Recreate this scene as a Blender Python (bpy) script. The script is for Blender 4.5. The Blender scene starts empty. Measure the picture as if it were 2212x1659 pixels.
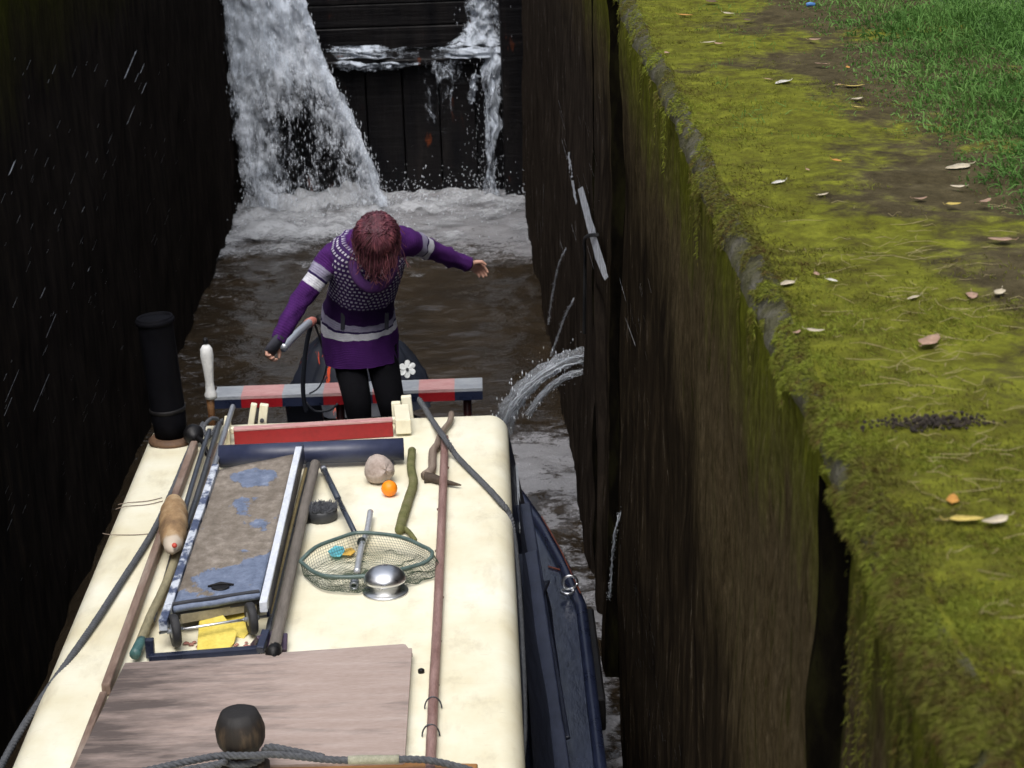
import bpy, bmesh, math, random
import numpy as np
from mathutils import Vector, noise as mnoise
random.seed(7); RNG = np.random.default_rng(11)
scene = bpy.context.scene
C = scene.collection
# ------------------------------------------------------------------ camera
F = 4800.0; CX, CY = 1106.0, 829.5; VP = (1015.0, -705.0); SL = 0.035
CAM = np.array([0, 0, 4.96])
def _n(v): return v/np.linalg.norm(v)
_yc = _n(np.array([(VP[0]-CX)/F, (CY-VP[1])/F, -1.0]))
_h = np.array([(VP[0]+1000-CX)/F, (CY-VP[1]+1000*SL)/F, -1.0])
_xc = _n(_h-_yc*_h.dot(_yc)); _zc = np.cross(_xc, _yc)
C2W = np.stack([_xc, _yc, _zc], 1).T
def P(px, py, x=None, y=None, z=None):
    """point of the photograph (2212 px wide) -> the place where its ray meets a plane of the scene"""
    d = C2W @ np.array([(px-CX)/F, (CY-py)/F, -1.0])
    i, t = (0, x) if x is not None else (1, y) if y is not None else (2, z)
    return Vector(CAM + d*((t-CAM[i])/d[i]))
cam = bpy.data.cameras.new("camera"); camo = bpy.data.objects.new("camera", cam); C.objects.link(camo)
from mathutils import Matrix
M = Matrix([list(r) for r in C2W]).to_4x4(); M.translation = Vector(CAM); camo.matrix_world = M
cam.sensor_width = 36; cam.lens = 36*F/2212; cam.clip_start = .1; cam.clip_end = 2000
cam.dof.use_dof = True; cam.dof.focus_distance = 8.6; cam.dof.aperture_fstop = 9
scene.camera = camo
# ------------------------------------------------------------------ light: overcast
w = bpy.data.worlds.new("World"); scene.world = w; w.use_nodes = True
nt = w.node_tree; bg = nt.nodes['Background']
sky = nt.nodes.new('ShaderNodeTexSky'); sky.sky_type = 'NISHITA'; sky.sun_disc = False
sky.sun_elevation = math.radians(58); sky.sun_rotation = math.radians(200); sky.dust_density = 3
hs = nt.nodes.new('ShaderNodeHueSaturation'); hs.inputs['Saturation'].default_value = .42
# an overcast sky is brightest overhead
tcw = nt.nodes.new('ShaderNodeTexCoord'); sx = nt.nodes.new('ShaderNodeSeparateXYZ'); mr = nt.nodes.new('ShaderNodeMapRange'); vm = nt.nodes.new('ShaderNodeVectorMath'); vm.operation = 'SCALE'
nt.links.new(tcw.outputs['Generated'], sx.inputs[0]); nt.links.new(sx.outputs[2], mr.inputs[0])
mr.inputs[1].default_value = 0; mr.inputs[2].default_value = 1; mr.inputs[3].default_value = .12; mr.inputs[4].default_value = 1.5
nt.links.new(sky.outputs[0], hs.inputs['Color']); nt.links.new(hs.outputs[0], vm.inputs[0]); nt.links.new(mr.outputs[0], vm.inputs['Scale']); nt.links.new(vm.outputs[0], bg.inputs[0])
bg.inputs[1].default_value = .13
sl = bpy.data.lights.new("sun", 'SUN'); sl.energy = 1.2; sl.angle = math.radians(30); sl.color = (1, .98, .96)
so = bpy.data.objects.new("sun", sl); C.objects.link(so)
so.rotation_euler = (math.radians(32), 0, math.radians(20-180+160))
scene.view_settings.view_transform = 'Standard'; scene.view_settings.look = 'None'
scene.view_settings.exposure = 0.72; scene.view_settings.gamma = 1
scene.cycles.max_bounces = 8; scene.cycles.transparent_max_bounces = 16
try: scene.cycles.use_denoising = True
except Exception: pass

# ------------------------------------------------------------------ helpers
class MB:
    def __init__(s): s.v = []; s.f = []; s.mi = []; s.uv = []; s.cur = 0
    def vert(s, p): s.v.append(tuple(p)); return len(s.v)-1
    def face(s, idx, uv=None): s.f.append(tuple(idx)); s.mi.append(s.cur); s.uv.append(uv)
    def box(s, c, size, ax=None):
        c = Vector(c); hx, hy, hz = [q/2 for q in size]
        ax = ax or (Vector((1,0,0)), Vector((0,1,0)), Vector((0,0,1)))
        i = [s.vert(c+ax[0]*(sx*hx)+ax[1]*(sy*hy)+ax[2]*(sz*hz)) for sz in (-1,1) for sy in (-1,1) for sx in (-1,1)]
        for q in ((0,2,3,1),(4,5,7,6),(0,1,5,4),(2,6,7,3),(0,4,6,2),(1,3,7,5)): s.face([i[k] for k in q])
        return s
    def bar(s, a, b, wd, th, up=(0,0,1)):
        a, b = Vector(a), Vector(b); y = (b-a); L = y.length; y.normalize()
        x = y.cross(Vector(up)).normalized(); z = x.cross(y)
        return s.box((a+b)/2, (wd, L, th), (x, y, z))
    def prism(s, pts, z0, z1):
        """closed outline (x,y) counter-clockwise, extruded upward"""
        a = [s.vert((p[0], p[1], z0)) for p in pts]; b = [s.vert((p[0], p[1], z1)) for p in pts]
        n = len(pts); s.face(a[::-1]); s.face(b)
        for k in range(n): s.face((a[k], a[(k+1)%n], b[(k+1)%n], b[k]))
        return s
    def slab(s, quad, th):
        q = [Vector(p) for p in quad]
        a = [s.vert(p-Vector((0,0,th))) for p in q]; b = [s.vert(p) for p in q]; n = len(q)
        s.face(a[::-1]); s.face(b)
        for k in range(n): s.face((a[k], a[(k+1)%n], b[(k+1)%n], b[k]))
        return s
    def tube(s, pts, r, seg=8, side=None, cap=True, ry=None, wob=0, vr=None):
        """loft along pts; r / ry radii (number or list) across and along the second axis"""
        pts = [Vector(p) for p in pts]; n = len(pts)
        R1 = r if isinstance(r, (list, tuple)) else [r]*n
        R2 = ry if isinstance(ry, (list, tuple)) else ([ry]*n if ry else R1)
        rings = []; u = None
        for k in range(n):
            t = (pts[min(k+1, n-1)]-pts[max(k-1, 0)]).normalized()
            if side is not None: u = Vector(side)
            elif u is None: u = Vector((0,0,1)) if abs(t.z) < .9 else Vector((1,0,0))
            u = (u-t*u.dot(t)).normalized(); v = t.cross(u)
            ring = []
            for j in range(seg):
                a = 2*math.pi*j/seg; q = 1+wob*(random.random()-.5)
                ring.append(s.vert(pts[k]+u*(math.cos(a)*R1[k]*q)+v*(math.sin(a)*R2[k]*q)))
            rings.append(ring)
        for k in range(n-1):
            v0 = vr[k] if vr else k/(n-1); v1 = vr[k+1] if vr else (k+1)/(n-1)
            for j in range(seg):
                j2 = (j+1) % seg
                s.face((rings[k][j], rings[k][j2], rings[k+1][j2], rings[k+1][j]),
                       ((j/seg, v0), ((j+1)/seg, v0), ((j+1)/seg, v1), (j/seg, v1)))
        if cap: s.face(rings[0][::-1]); s.face(rings[-1])
        return s
    def lathe(s, prof, o, seg=24, ax=(0,0,1), sx=1, sy=1):
        """profile of (radius, height) turned about ax through o"""
        o = Vector(o); z = Vector(ax).normalized()
        x = (Vector((1,0,0)) if abs(z.x) < .9 else Vector((0,1,0))); x = (x-z*x.dot(z)).normalized(); y = z.cross(x)
        rs = []
        for r, h in prof:
            rs.append([s.vert(o+z*h+x*(math.cos(2*math.pi*j/seg)*r*sx)+y*(math.sin(2*math.pi*j/seg)*r*sy)) for j in range(seg)])
        for k in range(len(prof)-1):
            for j in range(seg): s.face((rs[k][j], rs[k][(j+1)%seg], rs[k+1][(j+1)%seg], rs[k+1][j]))
        s.face(rs[0][::-1]); s.face(rs[-1]); return s
    def rope(s, pts, r, pitch=.06, seg=7):
        """three twisted strands along a smoothed path"""
        p = smooth(pts, max(.006, r*.55)); L = 0; acc = [0]
        for k in range(1, len(p)): L += (p[k]-p[k-1]).length; acc.append(L)
        for q in range(3):
            out = []
            for k in range(len(p)):
                t = (p[min(k+1, len(p)-1)]-p[max(k-1, 0)]).normalized()
                u = Vector((0,0,1)); u = (u-t*u.dot(t)).normalized(); v = t.cross(u)
                a = acc[k]/pitch*2*math.pi+q*2.094
                out.append(p[k]+(u*math.cos(a)+v*math.sin(a))*r*.5)
            s.tube(out, r*.55, seg)
        return s
    def build(s, name, mats, parent=None, smooth_=False, bevel=0, mods=()):
        off = Vector((0,0,0)); q = parent
        while q is not None: off += q.location; q = q.parent
        loc = Vector((0,0,0))
        A = np.array(s.v, float)
        if parent is None:
            loc = Vector((float((A[:,0].min()+A[:,0].max())/2), float((A[:,1].min()+A[:,1].max())/2), float(A[:,2].min())))
            off = loc
        A = A-np.array(off)
        me = bpy.data.meshes.new(name); me.from_pydata(A.tolist(), [], s.f)
        if any(u is not None for u in s.uv):
            ul = me.uv_layers.new(name='UVMap'); d = []
            for f, u in zip(s.f, s.uv): d += [c for q in (u or [(0,0)]*len(f)) for c in q]
            ul.data.foreach_set('uv', d)
        for m in (mats if isinstance(mats, (list, tuple)) else [mats]): me.materials.append(m)
        me.polygons.foreach_set('material_index', s.mi)
        if smooth_: me.polygons.foreach_set('use_smooth', [True]*len(s.f))
        me.update()
        o = bpy.data.objects.new(name, me); C.objects.link(o); o.location = loc
        if parent is not None: o.parent = parent
        if bevel:
            b = o.modifiers.new('bevel', 'BEVEL'); b.width = bevel; b.segments = 2; b.limit_method = 'ANGLE'; b.angle_limit = .7
        return o
def smooth(pts, step=.02):
    """Catmull-Rom through pts"""
    p = [Vector(q) for q in pts]; out = []
    for k in range(len(p)-1):
        a, b, c, d = p[max(k-1,0)], p[k], p[k+1], p[min(k+2,len(p)-1)]
        n = max(2, int((c-b).length/step))
        for j in range(n):
            t = j/n
            out.append(.5*((2*b)+(c-a)*t+(2*a-5*b+4*c-d)*t*t+(3*b-a-3*c+d)*t**3))
    out.append(p[-1]); return out
def tag(o, label=None, cat=None, group=None, kind=None):
    if label: o['label'] = label
    if cat: o['category'] = cat
    if group: o['group'] = group
    if kind: o['kind'] = kind
    return o
def empty(name, loc, label, cat, group=None):
    o = bpy.data.objects.new(name, None); C.objects.link(o); o.location = loc; o.empty_display_size = .2
    return tag(o, label, cat, group)
def raw(name, V, Fc, mat, loc=(0,0,0), smooth_=False):
    """big mesh straight from numpy arrays; Fc (n,k)"""
    me = bpy.data.meshes.new(name); n, k = Fc.shape
    me.vertices.add(len(V)); me.vertices.foreach_set('co', (V-np.array(loc)).astype(np.float32).ravel())
    me.loops.add(n*k); me.loops.foreach_set('vertex_index', Fc.astype(np.int32).ravel())
    me.polygons.add(n); me.polygons.foreach_set('loop_start', np.arange(0, n*k, k, dtype=np.int32))
    me.polygons.foreach_set('loop_total', np.full(n, k, np.int32))
    if smooth_: me.polygons.foreach_set('use_smooth', np.ones(n, bool))
    for m in (mat if isinstance(mat, (list, tuple)) else [mat]): me.materials.append(m)
    me.update(calc_edges=True); me.validate()
    o = bpy.data.objects.new(name, me); C.objects.link(o); o.location = loc; return o
def gridf(nu, nv):
    i = np.arange(nu-1)[:,None]*nv+np.arange(nv-1)[None,:]
    return np.stack([i, i+nv, i+nv+1, i+1], -1).reshape(-1, 4)
_pt = {}
def vnoise(x, y, seed=0):
    """smooth value noise on arrays, about -1..1"""
    if seed not in _pt: _pt[seed] = np.random.default_rng(seed).uniform(-1, 1, (256, 256))
    T = _pt[seed]; xi = np.floor(x).astype(int); yi = np.floor(y).astype(int); fx = x-xi; fy = y-yi
    fx = fx*fx*(3-2*fx); fy = fy*fy*(3-2*fy)
    g = lambda a, b: T[a & 255, b & 255]
    return (g(xi,yi)*(1-fx)+g(xi+1,yi)*fx)*(1-fy)+(g(xi,yi+1)*(1-fx)+g(xi+1,yi+1)*fx)*fy
def fbm(x, y, seed=0, o=4):
    r = 0; a = 1
    for k in range(o): r = r+a*vnoise(x*2**k, y*2**k, seed+k); a *= .5
    return r/1.9
# ------------------------------------------------------------------ materials
class MT:
    def __init__(s, name):
        s.m = bpy.data.materials.new(name); s.m.use_nodes = True; s.t = s.m.node_tree
        s.b = s.t.nodes['Principled BSDF']; s.out = s.t.nodes['Material Output']; s._tc = None
    def n(s, ty, **kw):
        x = s.t.nodes.new('ShaderNode'+ty)
        for k, v in kw.items():
            if k in x.inputs: s.put(x.inputs[k], v)
            else: setattr(x, k, v)
        return x
    def put(s, sock, v):
        if hasattr(v, 'is_output'): s.t.links.new(v, sock)
        elif hasattr(v, 'outputs'): s.t.links.new(v.outputs[0], sock)
        else: sock.default_value = v
    def co(s, kind='Object', scale=(1,1,1), loc=(0,0,0)):
        if s._tc is None: s._tc = s.n('TexCoord')
        mp = s.n('Mapping'); s.t.links.new(s._tc.outputs[kind], mp.inputs[0])
        mp.inputs['Scale'].default_value = scale; mp.inputs['Location'].default_value = loc; return mp.outputs[0]
    def noise(s, scale=5, detail=5, stretch=(1,1,1), rough=.6, kind='Object', dist=0, loc=(0,0,0)):
        x = s.n('TexNoise'); x.inputs['Scale'].default_value = scale; x.inputs['Detail'].default_value = detail
        x.inputs['Roughness'].default_value = rough; x.inputs['Distortion'].default_value = dist
        s.t.links.new(s.co(kind, stretch, loc), x.inputs['Vector']); return x.outputs['Fac']
    def vor(s, scale, stretch=(1,1,1), feature='F1'):
        x = s.n('TexVoronoi'); x.feature = feature; x.inputs['Scale'].default_value = scale
        s.t.links.new(s.co('Object', stretch), x.inputs['Vector']); return x.outputs['Distance']
    def ramp(s, fac, stops, const=False):
        x = s.n('ValToRGB'); s.put(x.inputs[0], fac); e = x.color_ramp.elements
        if const: x.color_ramp.interpolation = 'CONSTANT'
        while len(e) < len(stops): e.new(.5)
        for k, (p, c) in enumerate(stops):
            e[k].position = p; e[k].color = (c, c, c, 1) if isinstance(c, (int, float)) else (*c, 1)
        return x.outputs[0]
    def mix(s, f, a, b, mode='MIX'):
        x = s.n('Mix'); x.data_type = 'RGBA'; x.blend_type = mode
        s.put(x.inputs[0], f)
        for i, v in ((6, a), (7, b)):
            if isinstance(v, tuple): v = (*v, 1) if len(v) == 3 else v
            s.put(x.inputs[i], v)
        return x.outputs[2]
    def math(s, op, a, b=0, c=0):
        x = s.n('Math'); x.operation = op
        for i, v in enumerate((a, b, c)): s.put(x.inputs[i], v)
        return x.outputs[0]
    def rng(s, v, a, b, c=0, d=1):
        x = s.n('MapRange'); s.put(x.inputs[0], v)
        for i, q in enumerate((a, b, c, d)): x.inputs[i+1].default_value = q
        return x.outputs[0]
    def xyz(s, kind='Object'):
        x = s.n('SeparateXYZ'); s.t.links.new(s.co(kind), x.inputs[0]); return x.outputs
    def bump(s, h, st=.3, d=.01, prev=None):
        x = s.n('Bump'); s.put(x.inputs['Height'], h); x.inputs['Strength'].default_value = st; x.inputs['Distance'].default_value = d
        if prev is not None: s.put(x.inputs['Normal'], prev)
        return x.outputs[0]
    def done(s, col=None, rough=None, met=None, nrm=None, spec=None, **kw):
        for k, v in (('Base Color', col), ('Roughness', rough), ('Metallic', met), ('Normal', nrm), ('Specular IOR Level', spec)):
            if v is None: continue
            if isinstance(v, tuple) and len(v) == 3: v = (*v, 1)
            s.put(s.b.inputs[k], v)
        for k, v in kw.items(): s.put(s.b.inputs[k], v)
        return s.m
def simple(name, a, b=None, scale=8, rough=.6, stretch=(1,1,1), bump=.2, bd=.004, met=0, spec=.5, c=None, bscale=None):
    """two- or three-colour mottled material with matching bump"""
    m = MT(name); b = b or tuple(min(1, q*1.35) for q in a)
    n1 = m.noise(scale, 6, stretch); n2 = m.noise(bscale or scale*5, 4, stretch)
    col = m.ramp(n1, [(.32, a), (.66, b)] if c is None else [(.3, a), (.5, b), (.68, c)])
    col = m.mix(.35, col, m.ramp(n2, [(.3, tuple(q*.6 for q in a)), (.7, b)]))
    r = m.rng(n1, .3, .7, max(.05, rough-.12), min(1, rough+.12))
    return m.done(col, r, met, m.bump(m.math('ADD', n1, n2), bump, bd), spec)
# ------------------------------------------------------------------ setting materials
def wall_mat(name, dark):
    m = MT(name); X = m.xyz()
    streak = m.noise(1.0, 8, (11, 11, 2.6), .72); blot = m.noise(1.3, 5, (1, 1, 1)); fine = m.noise(30, 7, (1, 1, .6), .75)
    # wet line about 3 m up, lower towards the near end where the wall has dried
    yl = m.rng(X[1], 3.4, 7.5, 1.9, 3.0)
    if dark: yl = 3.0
    h = m.math('SUBTRACT', m.math('ADD', X[2], m.math('MULTIPLY', m.math('SUBTRACT', blot, .5), .9)), yl)
    h = m.math('ADD', h, m.math('MULTIPLY', m.math('SUBTRACT', streak, .5), .9))
    dry = m.rng(h, -.26, .30)
    wetc = m.ramp(streak, [(.3, (.005, .0042, .004)), (.52, (.018, .0135, .009)), (.72, (.052, .038, .023))])
    dryc = m.ramp(streak, [(.28, (.018, .012, .005)), (.5, (.046, .035, .020)), (.64, (.080, .064, .038)), (.76, (.17, .145, .098))])
    dryc = m.mix(.62, dryc, m.ramp(fine, [(.3, (.012, .009, .004)), (.7, (.10, .075, .04))]))
    g = m.math('ADD', m.math('ADD', m.rng(X[2], 2.85, 3.58, -.32, .32), m.math('MULTIPLY', blot, .5)), m.math('MULTIPLY', streak, .55))
    green = m.rng(g, .48, .78)
    gc = m.ramp(fine, [(.3, (.03, .035, .004)), (.55, (.085, .095, .008)), (.75, (.17, .18, .015))])
    dryc = m.mix(m.math('MULTIPLY', green, .85), dryc, gc)
    grain = m.noise(1.0, 6, (55, 55, 20), .8); gr2 = m.noise(1.0, 4, (30, 22, 2.2), .7, dist=1.5)
    dryc = m.mix(m.math('MULTIPLY', m.rng(grain, .55, .68), .34), dryc, (.23, .175, .11)); dryc = m.mix(m.math('MULTIPLY', m.rng(grain, .5, .34), .36), dryc, (.010, .007, .004))
    dryc = m.mix(m.math('MULTIPLY', m.rng(gr2, .56, .66), .6), dryc, (.02, .024, .004))
    wetc = m.mix(m.math('MULTIPLY', m.rng(grain, .6, .72), .5), wetc, (.05, .042, .034))
    wetc = m.mix(m.math('MULTIPLY', m.rng(X[1], 10.3, 11.5), m.rng(streak, .35, .65, .15, .75)), wetc, (.042, .033, .027))
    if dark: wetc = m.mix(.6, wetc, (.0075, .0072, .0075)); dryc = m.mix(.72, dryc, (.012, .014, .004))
    col = m.mix(dry, wetc, dryc)
    nr = m.bump(streak, .22, .02); nr = m.bump(fine, .4, .010, nr); nr = m.bump(grain, .3, .006, nr)
    rough = m.mix(dry, m.ramp(blot, [(.35, .22), (.65, .45)]), (.9, .9, .9))
    return m.done(col, rough, 0, nr, 0.0 if dark else m.math('MULTIPLY', m.rng(streak, .62, .72), m.rng(dry, 0, 1, .10, 0)))
M_wallR = wall_mat('wet_mossy_concrete', False); M_wallL = wall_mat('wet_black_concrete', True)
M_shade = simple('painted_shade_black', (.0015,.0015,.0012), (.006,.005,.0035), 14, .95, (1,1,.3), .5, .01, spec=0, c=(.016,.015,.006))  # recess shade painted as near-black; also coats the left wall's edge
M_edge = simple('worn_stone_edge', (.060,.062,.014), (.085,.08,.05), 13, .95, (1,1,1), .9, .02, spec=.05, c=(.15,.14,.125))
def soil_mat():
    m = MT('mossy_coping_ground'); X = m.xyz()
    n1 = m.noise(1.6, 6); n2 = m.noise(14, 6, (1, 1, 1), .7); n3 = m.noise(70, 4)
    soil = m.ramp(n2, [(.3, (.030, .023, .010)), (.6, (.072, .058, .028)), (.8, (.14, .12, .075))])
    moss = m.ramp(n2, [(.28, (.048, .040, .007)), (.5, (.098, .101, .010)), (.72, (.178, .188, .019))])
    f = m.math('ADD', m.rng(X[0], .80, 1.35, 1, .12), m.math('MULTIPLY', m.math('SUBTRACT', n1, .5), 2.4))
    f = m.math('ADD', f, m.math('MULTIPLY', m.math('SUBTRACT', n2, .5), 1.0))
    return m.done(m.mix(m.rng(f, .3, .62), soil, moss), .95, 0, m.bump(m.math('ADD', n2, n3), .7, .012), .1)
M_soil = soil_mat()
def moss_mat(name, stops, sc=5, brown=False):
    m = MT(name); n1 = m.math('ADD', m.math('MULTIPLY', m.noise(sc, 4), .5), m.math('MULTIPLY', m.noise(sc*.3, 5, loc=(4, 1, 0)), .5)); n2 = m.noise(60, 2)
    c = m.ramp(n1, stops); c = m.mix(.40, c, m.ramp(n2, [(.3, stops[0][1]), (.7, stops[-1][1])]))
    if brown: c = m.mix(m.math('MULTIPLY', m.rng(m.noise(26, 5, rough=.75), .52, .62), .7), c, (.085, .045, .016))
    tr = m.n('BsdfTranslucent'); m.put(tr.inputs[0], c)
    m.done(c, .75, 0, None, .2)
    mx = m.n('MixShader'); mx.inputs[0].default_value = .3
    m.t.links.new(m.b.outputs[0], mx.inputs[1]); m.t.links.new(tr.outputs[0], mx.inputs[2]); m.t.links.new(mx.outputs[0], m.out.inputs[0])
    return m.m
M_moss = moss_mat('moss_strands', [(.36, (.040, .026, .009)), (.46, (.090, .072, .017)), (.54, (.145, .165, .017)), (.64, (.245, .295, .031))], brown=True)
M_grass = moss_mat('grass_blades', [(.36, (.030, .085, .014)), (.48, (.068, .17, .028)), (.60, (.17, .29, .075))])
M_straw = simple('dry_straw', (.18, .14, .045), (.36, .30, .15), 6, .7)
M_gate = None
def gate_mat():
    m = MT('wet_gate_timber'); X = m.xyz()
    pl = m.noise(1, 6, (6, 6, 1.2)); hz = m.noise(1.0, 5, (.8, 1, 14)); bl = m.noise(2.4, 4)
    c = m.ramp(pl, [(.3, (.002, .002, .003)), (.6, (.008, .007, .007)), (.8, (.018, .015, .014))])
    rust = m.math('MULTIPLY', m.rng(m.noise(2.6, 6, (2.2, 1, .8), loc=(5, 0, 2)), .62, .70), m.rng(pl, .5, .6))
    c = m.mix(rust, c, (.16, .035, .008))
    return m.done(c, .4, 0, m.bump(m.math('ADD', hz, pl), .5, .03), .15)
M_gate = gate_mat()
def water_mat():
    m = MT('turbid_canal_water')
    at = m.n('Attribute'); at.attribute_name = 'foam'; fd = at.outputs['Fac']
    n1 = m.noise(9, 8, (.45, 1, 1), .72, dist=1.2); n2 = m.noise(30, 6, (1, 1, 1), .7, dist=.6); bub = m.vor(55)
    s = m.math('ADD', m.math('MULTIPLY', n1, .65), m.math('MULTIPLY', n2, .35))
    thr = m.math('SUBTRACT', .74, m.math('MULTIPLY', fd, .40))
    f = m.rng(m.math('SUBTRACT', s, thr), -.03, .09)
    f = m.math('MULTIPLY', f, m.rng(bub, .0, .4, 1, .55))
    col = m.mix(f, m.ramp(m.noise(2, 4), [(.3, (.020, .0145, .009)), (.7, (.040, .029, .018))]), (.40, .40, .42))
    r1 = m.noise(7, 5, (.6, 1, 1), .6, dist=.5); r2 = m.noise(40, 3)
    nr = m.bump(r1, .35, .05); nr = m.bump(r2, .25, .006, nr); nr = m.bump(f, .5, .012, nr)
    return m.done(col, m.mix(f, (.06, .06, .06), (.55, .55, .55)), 0, nr, .5)
M_water = water_mat()
def fall_mat(name, lo, hi, col=(.62, .66, .72), st=(7, 7, 2.6), seed=0, att=False):
    m = MT(name); n1 = m.noise(1, 7, st, .68, dist=.8, loc=(seed, seed*2, 0)); n2 = m.noise(3.2, 6, tuple(q*1.5 for q in st), .75, dist=.5, loc=(seed, 0, 0))
    s = m.math('ADD', m.math('MULTIPLY', n1, .6), m.math('MULTIPLY', n2, .4))
    if att:
        a = m.n('Attribute'); a.attribute_name = 'foam'; s = m.math('ADD', s, m.math('SUBTRACT', a.outputs['Fac'], .5))
    al = m.rng(s, lo, hi)
    m.done(col, .35, 0, m.bump(s, .7, .05), .5, **{'Alpha': al})
    return m.m
M_fall = fall_mat('falling_water', .42, .62, att=True); M_fall2 = fall_mat('falling_water_spray', .46, .64, (.5, .55, .62), (10, 10, 2.0), 5, True)
M_froth = fall_mat('white_froth', .40, .66, (.46, .47, .49), (11, 22, 10), 2, True)
M_glint = fall_mat('white_trickle_glint', .36, .56, (.72, .75, .8), (40, 9, 7), 3)  # glints on wet concrete, painted near-white as thin water strips
M_glint2 = fall_mat('wet_run_glint', .27, .55, (.72, .75, .8), (60, 20, 16), 4)  # bright reflection of a wet stretch, put into a near-white colour
def jet_mat():
    m = MT('clear_water_jet'); n = m.noise(1, 6, (60, 60, 14), .65, kind='Object')
    return m.done((.7, .73, .76), .08, 0, m.bump(n, .8, .02), .8, **{'Transmission Weight': .75, 'IOR': 1.33, 'Alpha': m.rng(n, .33, .58, .22, .95)})
M_jet = jet_mat()
M_drop = MT('water_droplets').done((.7, .74, .8), .15, 0, None, .8)

# ------------------------------------------------------------------ the lock: walls, ground, water, gate
XR0, XR1, ZT = .52, .60, 3.6       # right wall: foot, top; coping level
XL0, ZW = -2.45, 3.6
GY = 21.8                          # face of the gate
AR = .065                          # radius of the worn arris
def wall_profile(face_x, sign):
    """(x offset along sign, z): up the face, round the arris, on to the flat coping"""
    pr = []
    zs = np.linspace(-.6, ZT-AR, 84)
    for z in zs: pr.append((face_x(z), z))
    x0 = face_x(ZT-AR)
    for a in np.linspace(0, math.pi/2, 9)[1:]: pr.append((x0+sign*AR*(1-math.cos(a)), ZT-AR+AR*math.sin(a)))
    for d in np.linspace(.03, 1.2, 36): pr.append((x0+sign*(AR+d), ZT))
    return np.array(pr)
def lock_wall(name, face_x, sign, mats, label, y0, y1, step, grooves, rough):
    pr = wall_profile(face_x, sign); ys = np.arange(y0, y1, step); nu, nv = len(ys), len(pr)
    Y, K = np.meshgrid(ys, np.arange(nv), indexing='ij'); X = pr[K,0].copy(); Z = pr[K,1].copy()
    if sign > 0: X += np.interp(Y, SHY, SHX)
    face = np.clip((ZT-.02-Z)/.08, 0, 1)
    d = fbm(Y*1.7, Z*1.1, 3)*.03*rough+fbm(Y*9, Z*4, 9)*.012*rough
    d += np.maximum(0, fbm(Y*3.1, Z*.15, 31))*.02*rough
    for (a, b, dep, zt) in grooves:
        msk = np.clip((Y-a)/step, 0, 1)*np.clip((b-Y)/step, 0, 1)*np.clip((zt-Z)/.05, 0, 1); d += msk*dep
    X += sign*d*face
    # worn arris: bites out of the edge and cushions of moss on the flat
    edge = np.exp(-((K-90)/6.0)**2); b = fbm(Y*4.5, Z*0+3, 41)
    X += sign*edge*(b*.022+vnoise(Y*17, K*.35, 50)*.010)
    flat = np.clip((Z-(ZT-.04))/.03, 0, 1)
    Z += flat*(fbm(Y*3, X*3, 61)*.018+vnoise(Y*22, X*22, 66)*.006)-edge*np.abs(b)*.012
    V = np.stack([X, Y, Z], -1).reshape(-1, 3); Fc = gridf(nu, nv)
    if sign > 0: Fc = Fc[:, ::-1]
    cx = face_x(0)
    o = raw(name, V, Fc, mats, (0, 0, 0), True)
    Zf = Z.reshape(-1)[Fc].mean(1); Kf = K.reshape(-1)[Fc].mean(1)
    mi = np.where(Kf > 90, 1, np.where(Kf > 83, 3, 0)).astype(np.int32); Yf = Y.reshape(-1)[Fc].mean(1)
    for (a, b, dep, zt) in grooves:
        if dep > .09: mi[(Yf > a-.02) & (Yf < b+.02) & (Zf < zt)] = 2  # deep recess faces get the shade as a near-black colour
    o.data.polygons.foreach_set('material_index', mi); o.data.update()
    return tag(o, label, 'lock wall'), (X, Y, Z, K)
SHY = [10.0, 12, 14.9, 17, 19, 21]; SHX = [0, -.02, -.055, -.11, -.155, -.19]      # the far wall closes in towards the gate
fxR = lambda z: XR0+(XR1-XR0)*max(0, z)/ZT
fxL = lambda z: XL0-.05*max(0, z)/ZT
wallR, RW = lock_wall('lock_wall', fxR, 1, [M_wallR, M_soil, M_shade, M_edge], 'tall mossy concrete lock wall with a rounded green edge, right of the boat', -2, 23.4, .035,
                  [(10.7, 11.3, .05, 1.9), (9.55, 10.45, .34, 3.52), (11.5, 11.75, .10, 3.5), (3.57, 3.95, .45, 3.46)], 1.0)
wallL, _ = lock_wall('lock_wall', fxL, -1, [M_wallL, M_soil, M_shade, M_shade], 'dark wet lock wall streaked with water, left of the boat', -2, 23.4, .07, [], 1.2)
g = MB()
for (x0, x1, y0, y1) in ((1.55, 400, -400, 400), (-400, -3.4, -400, 400), (-3.4, 1.55, 23.5, 23.9)):
    g.face([g.vert((x0,y0,ZT-.012)), g.vert((x1,y0,ZT-.012)), g.vert((x1,y1,ZT-.012)), g.vert((x0,y1,ZT-.012))])
tag(g.build('ground', simple('grassland', (.02, .05, .008), (.06, .11, .02), 3, .95)), kind='structure')
g = MB(); g.face([g.vert(p) for p in ((-3.4,23.9,3.1),(1.55,23.9,3.1),(1.55,300,3.1),(-3.4,300,3.1))])
tag(g.build('upper_canal', M_water), kind='structure')
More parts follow.
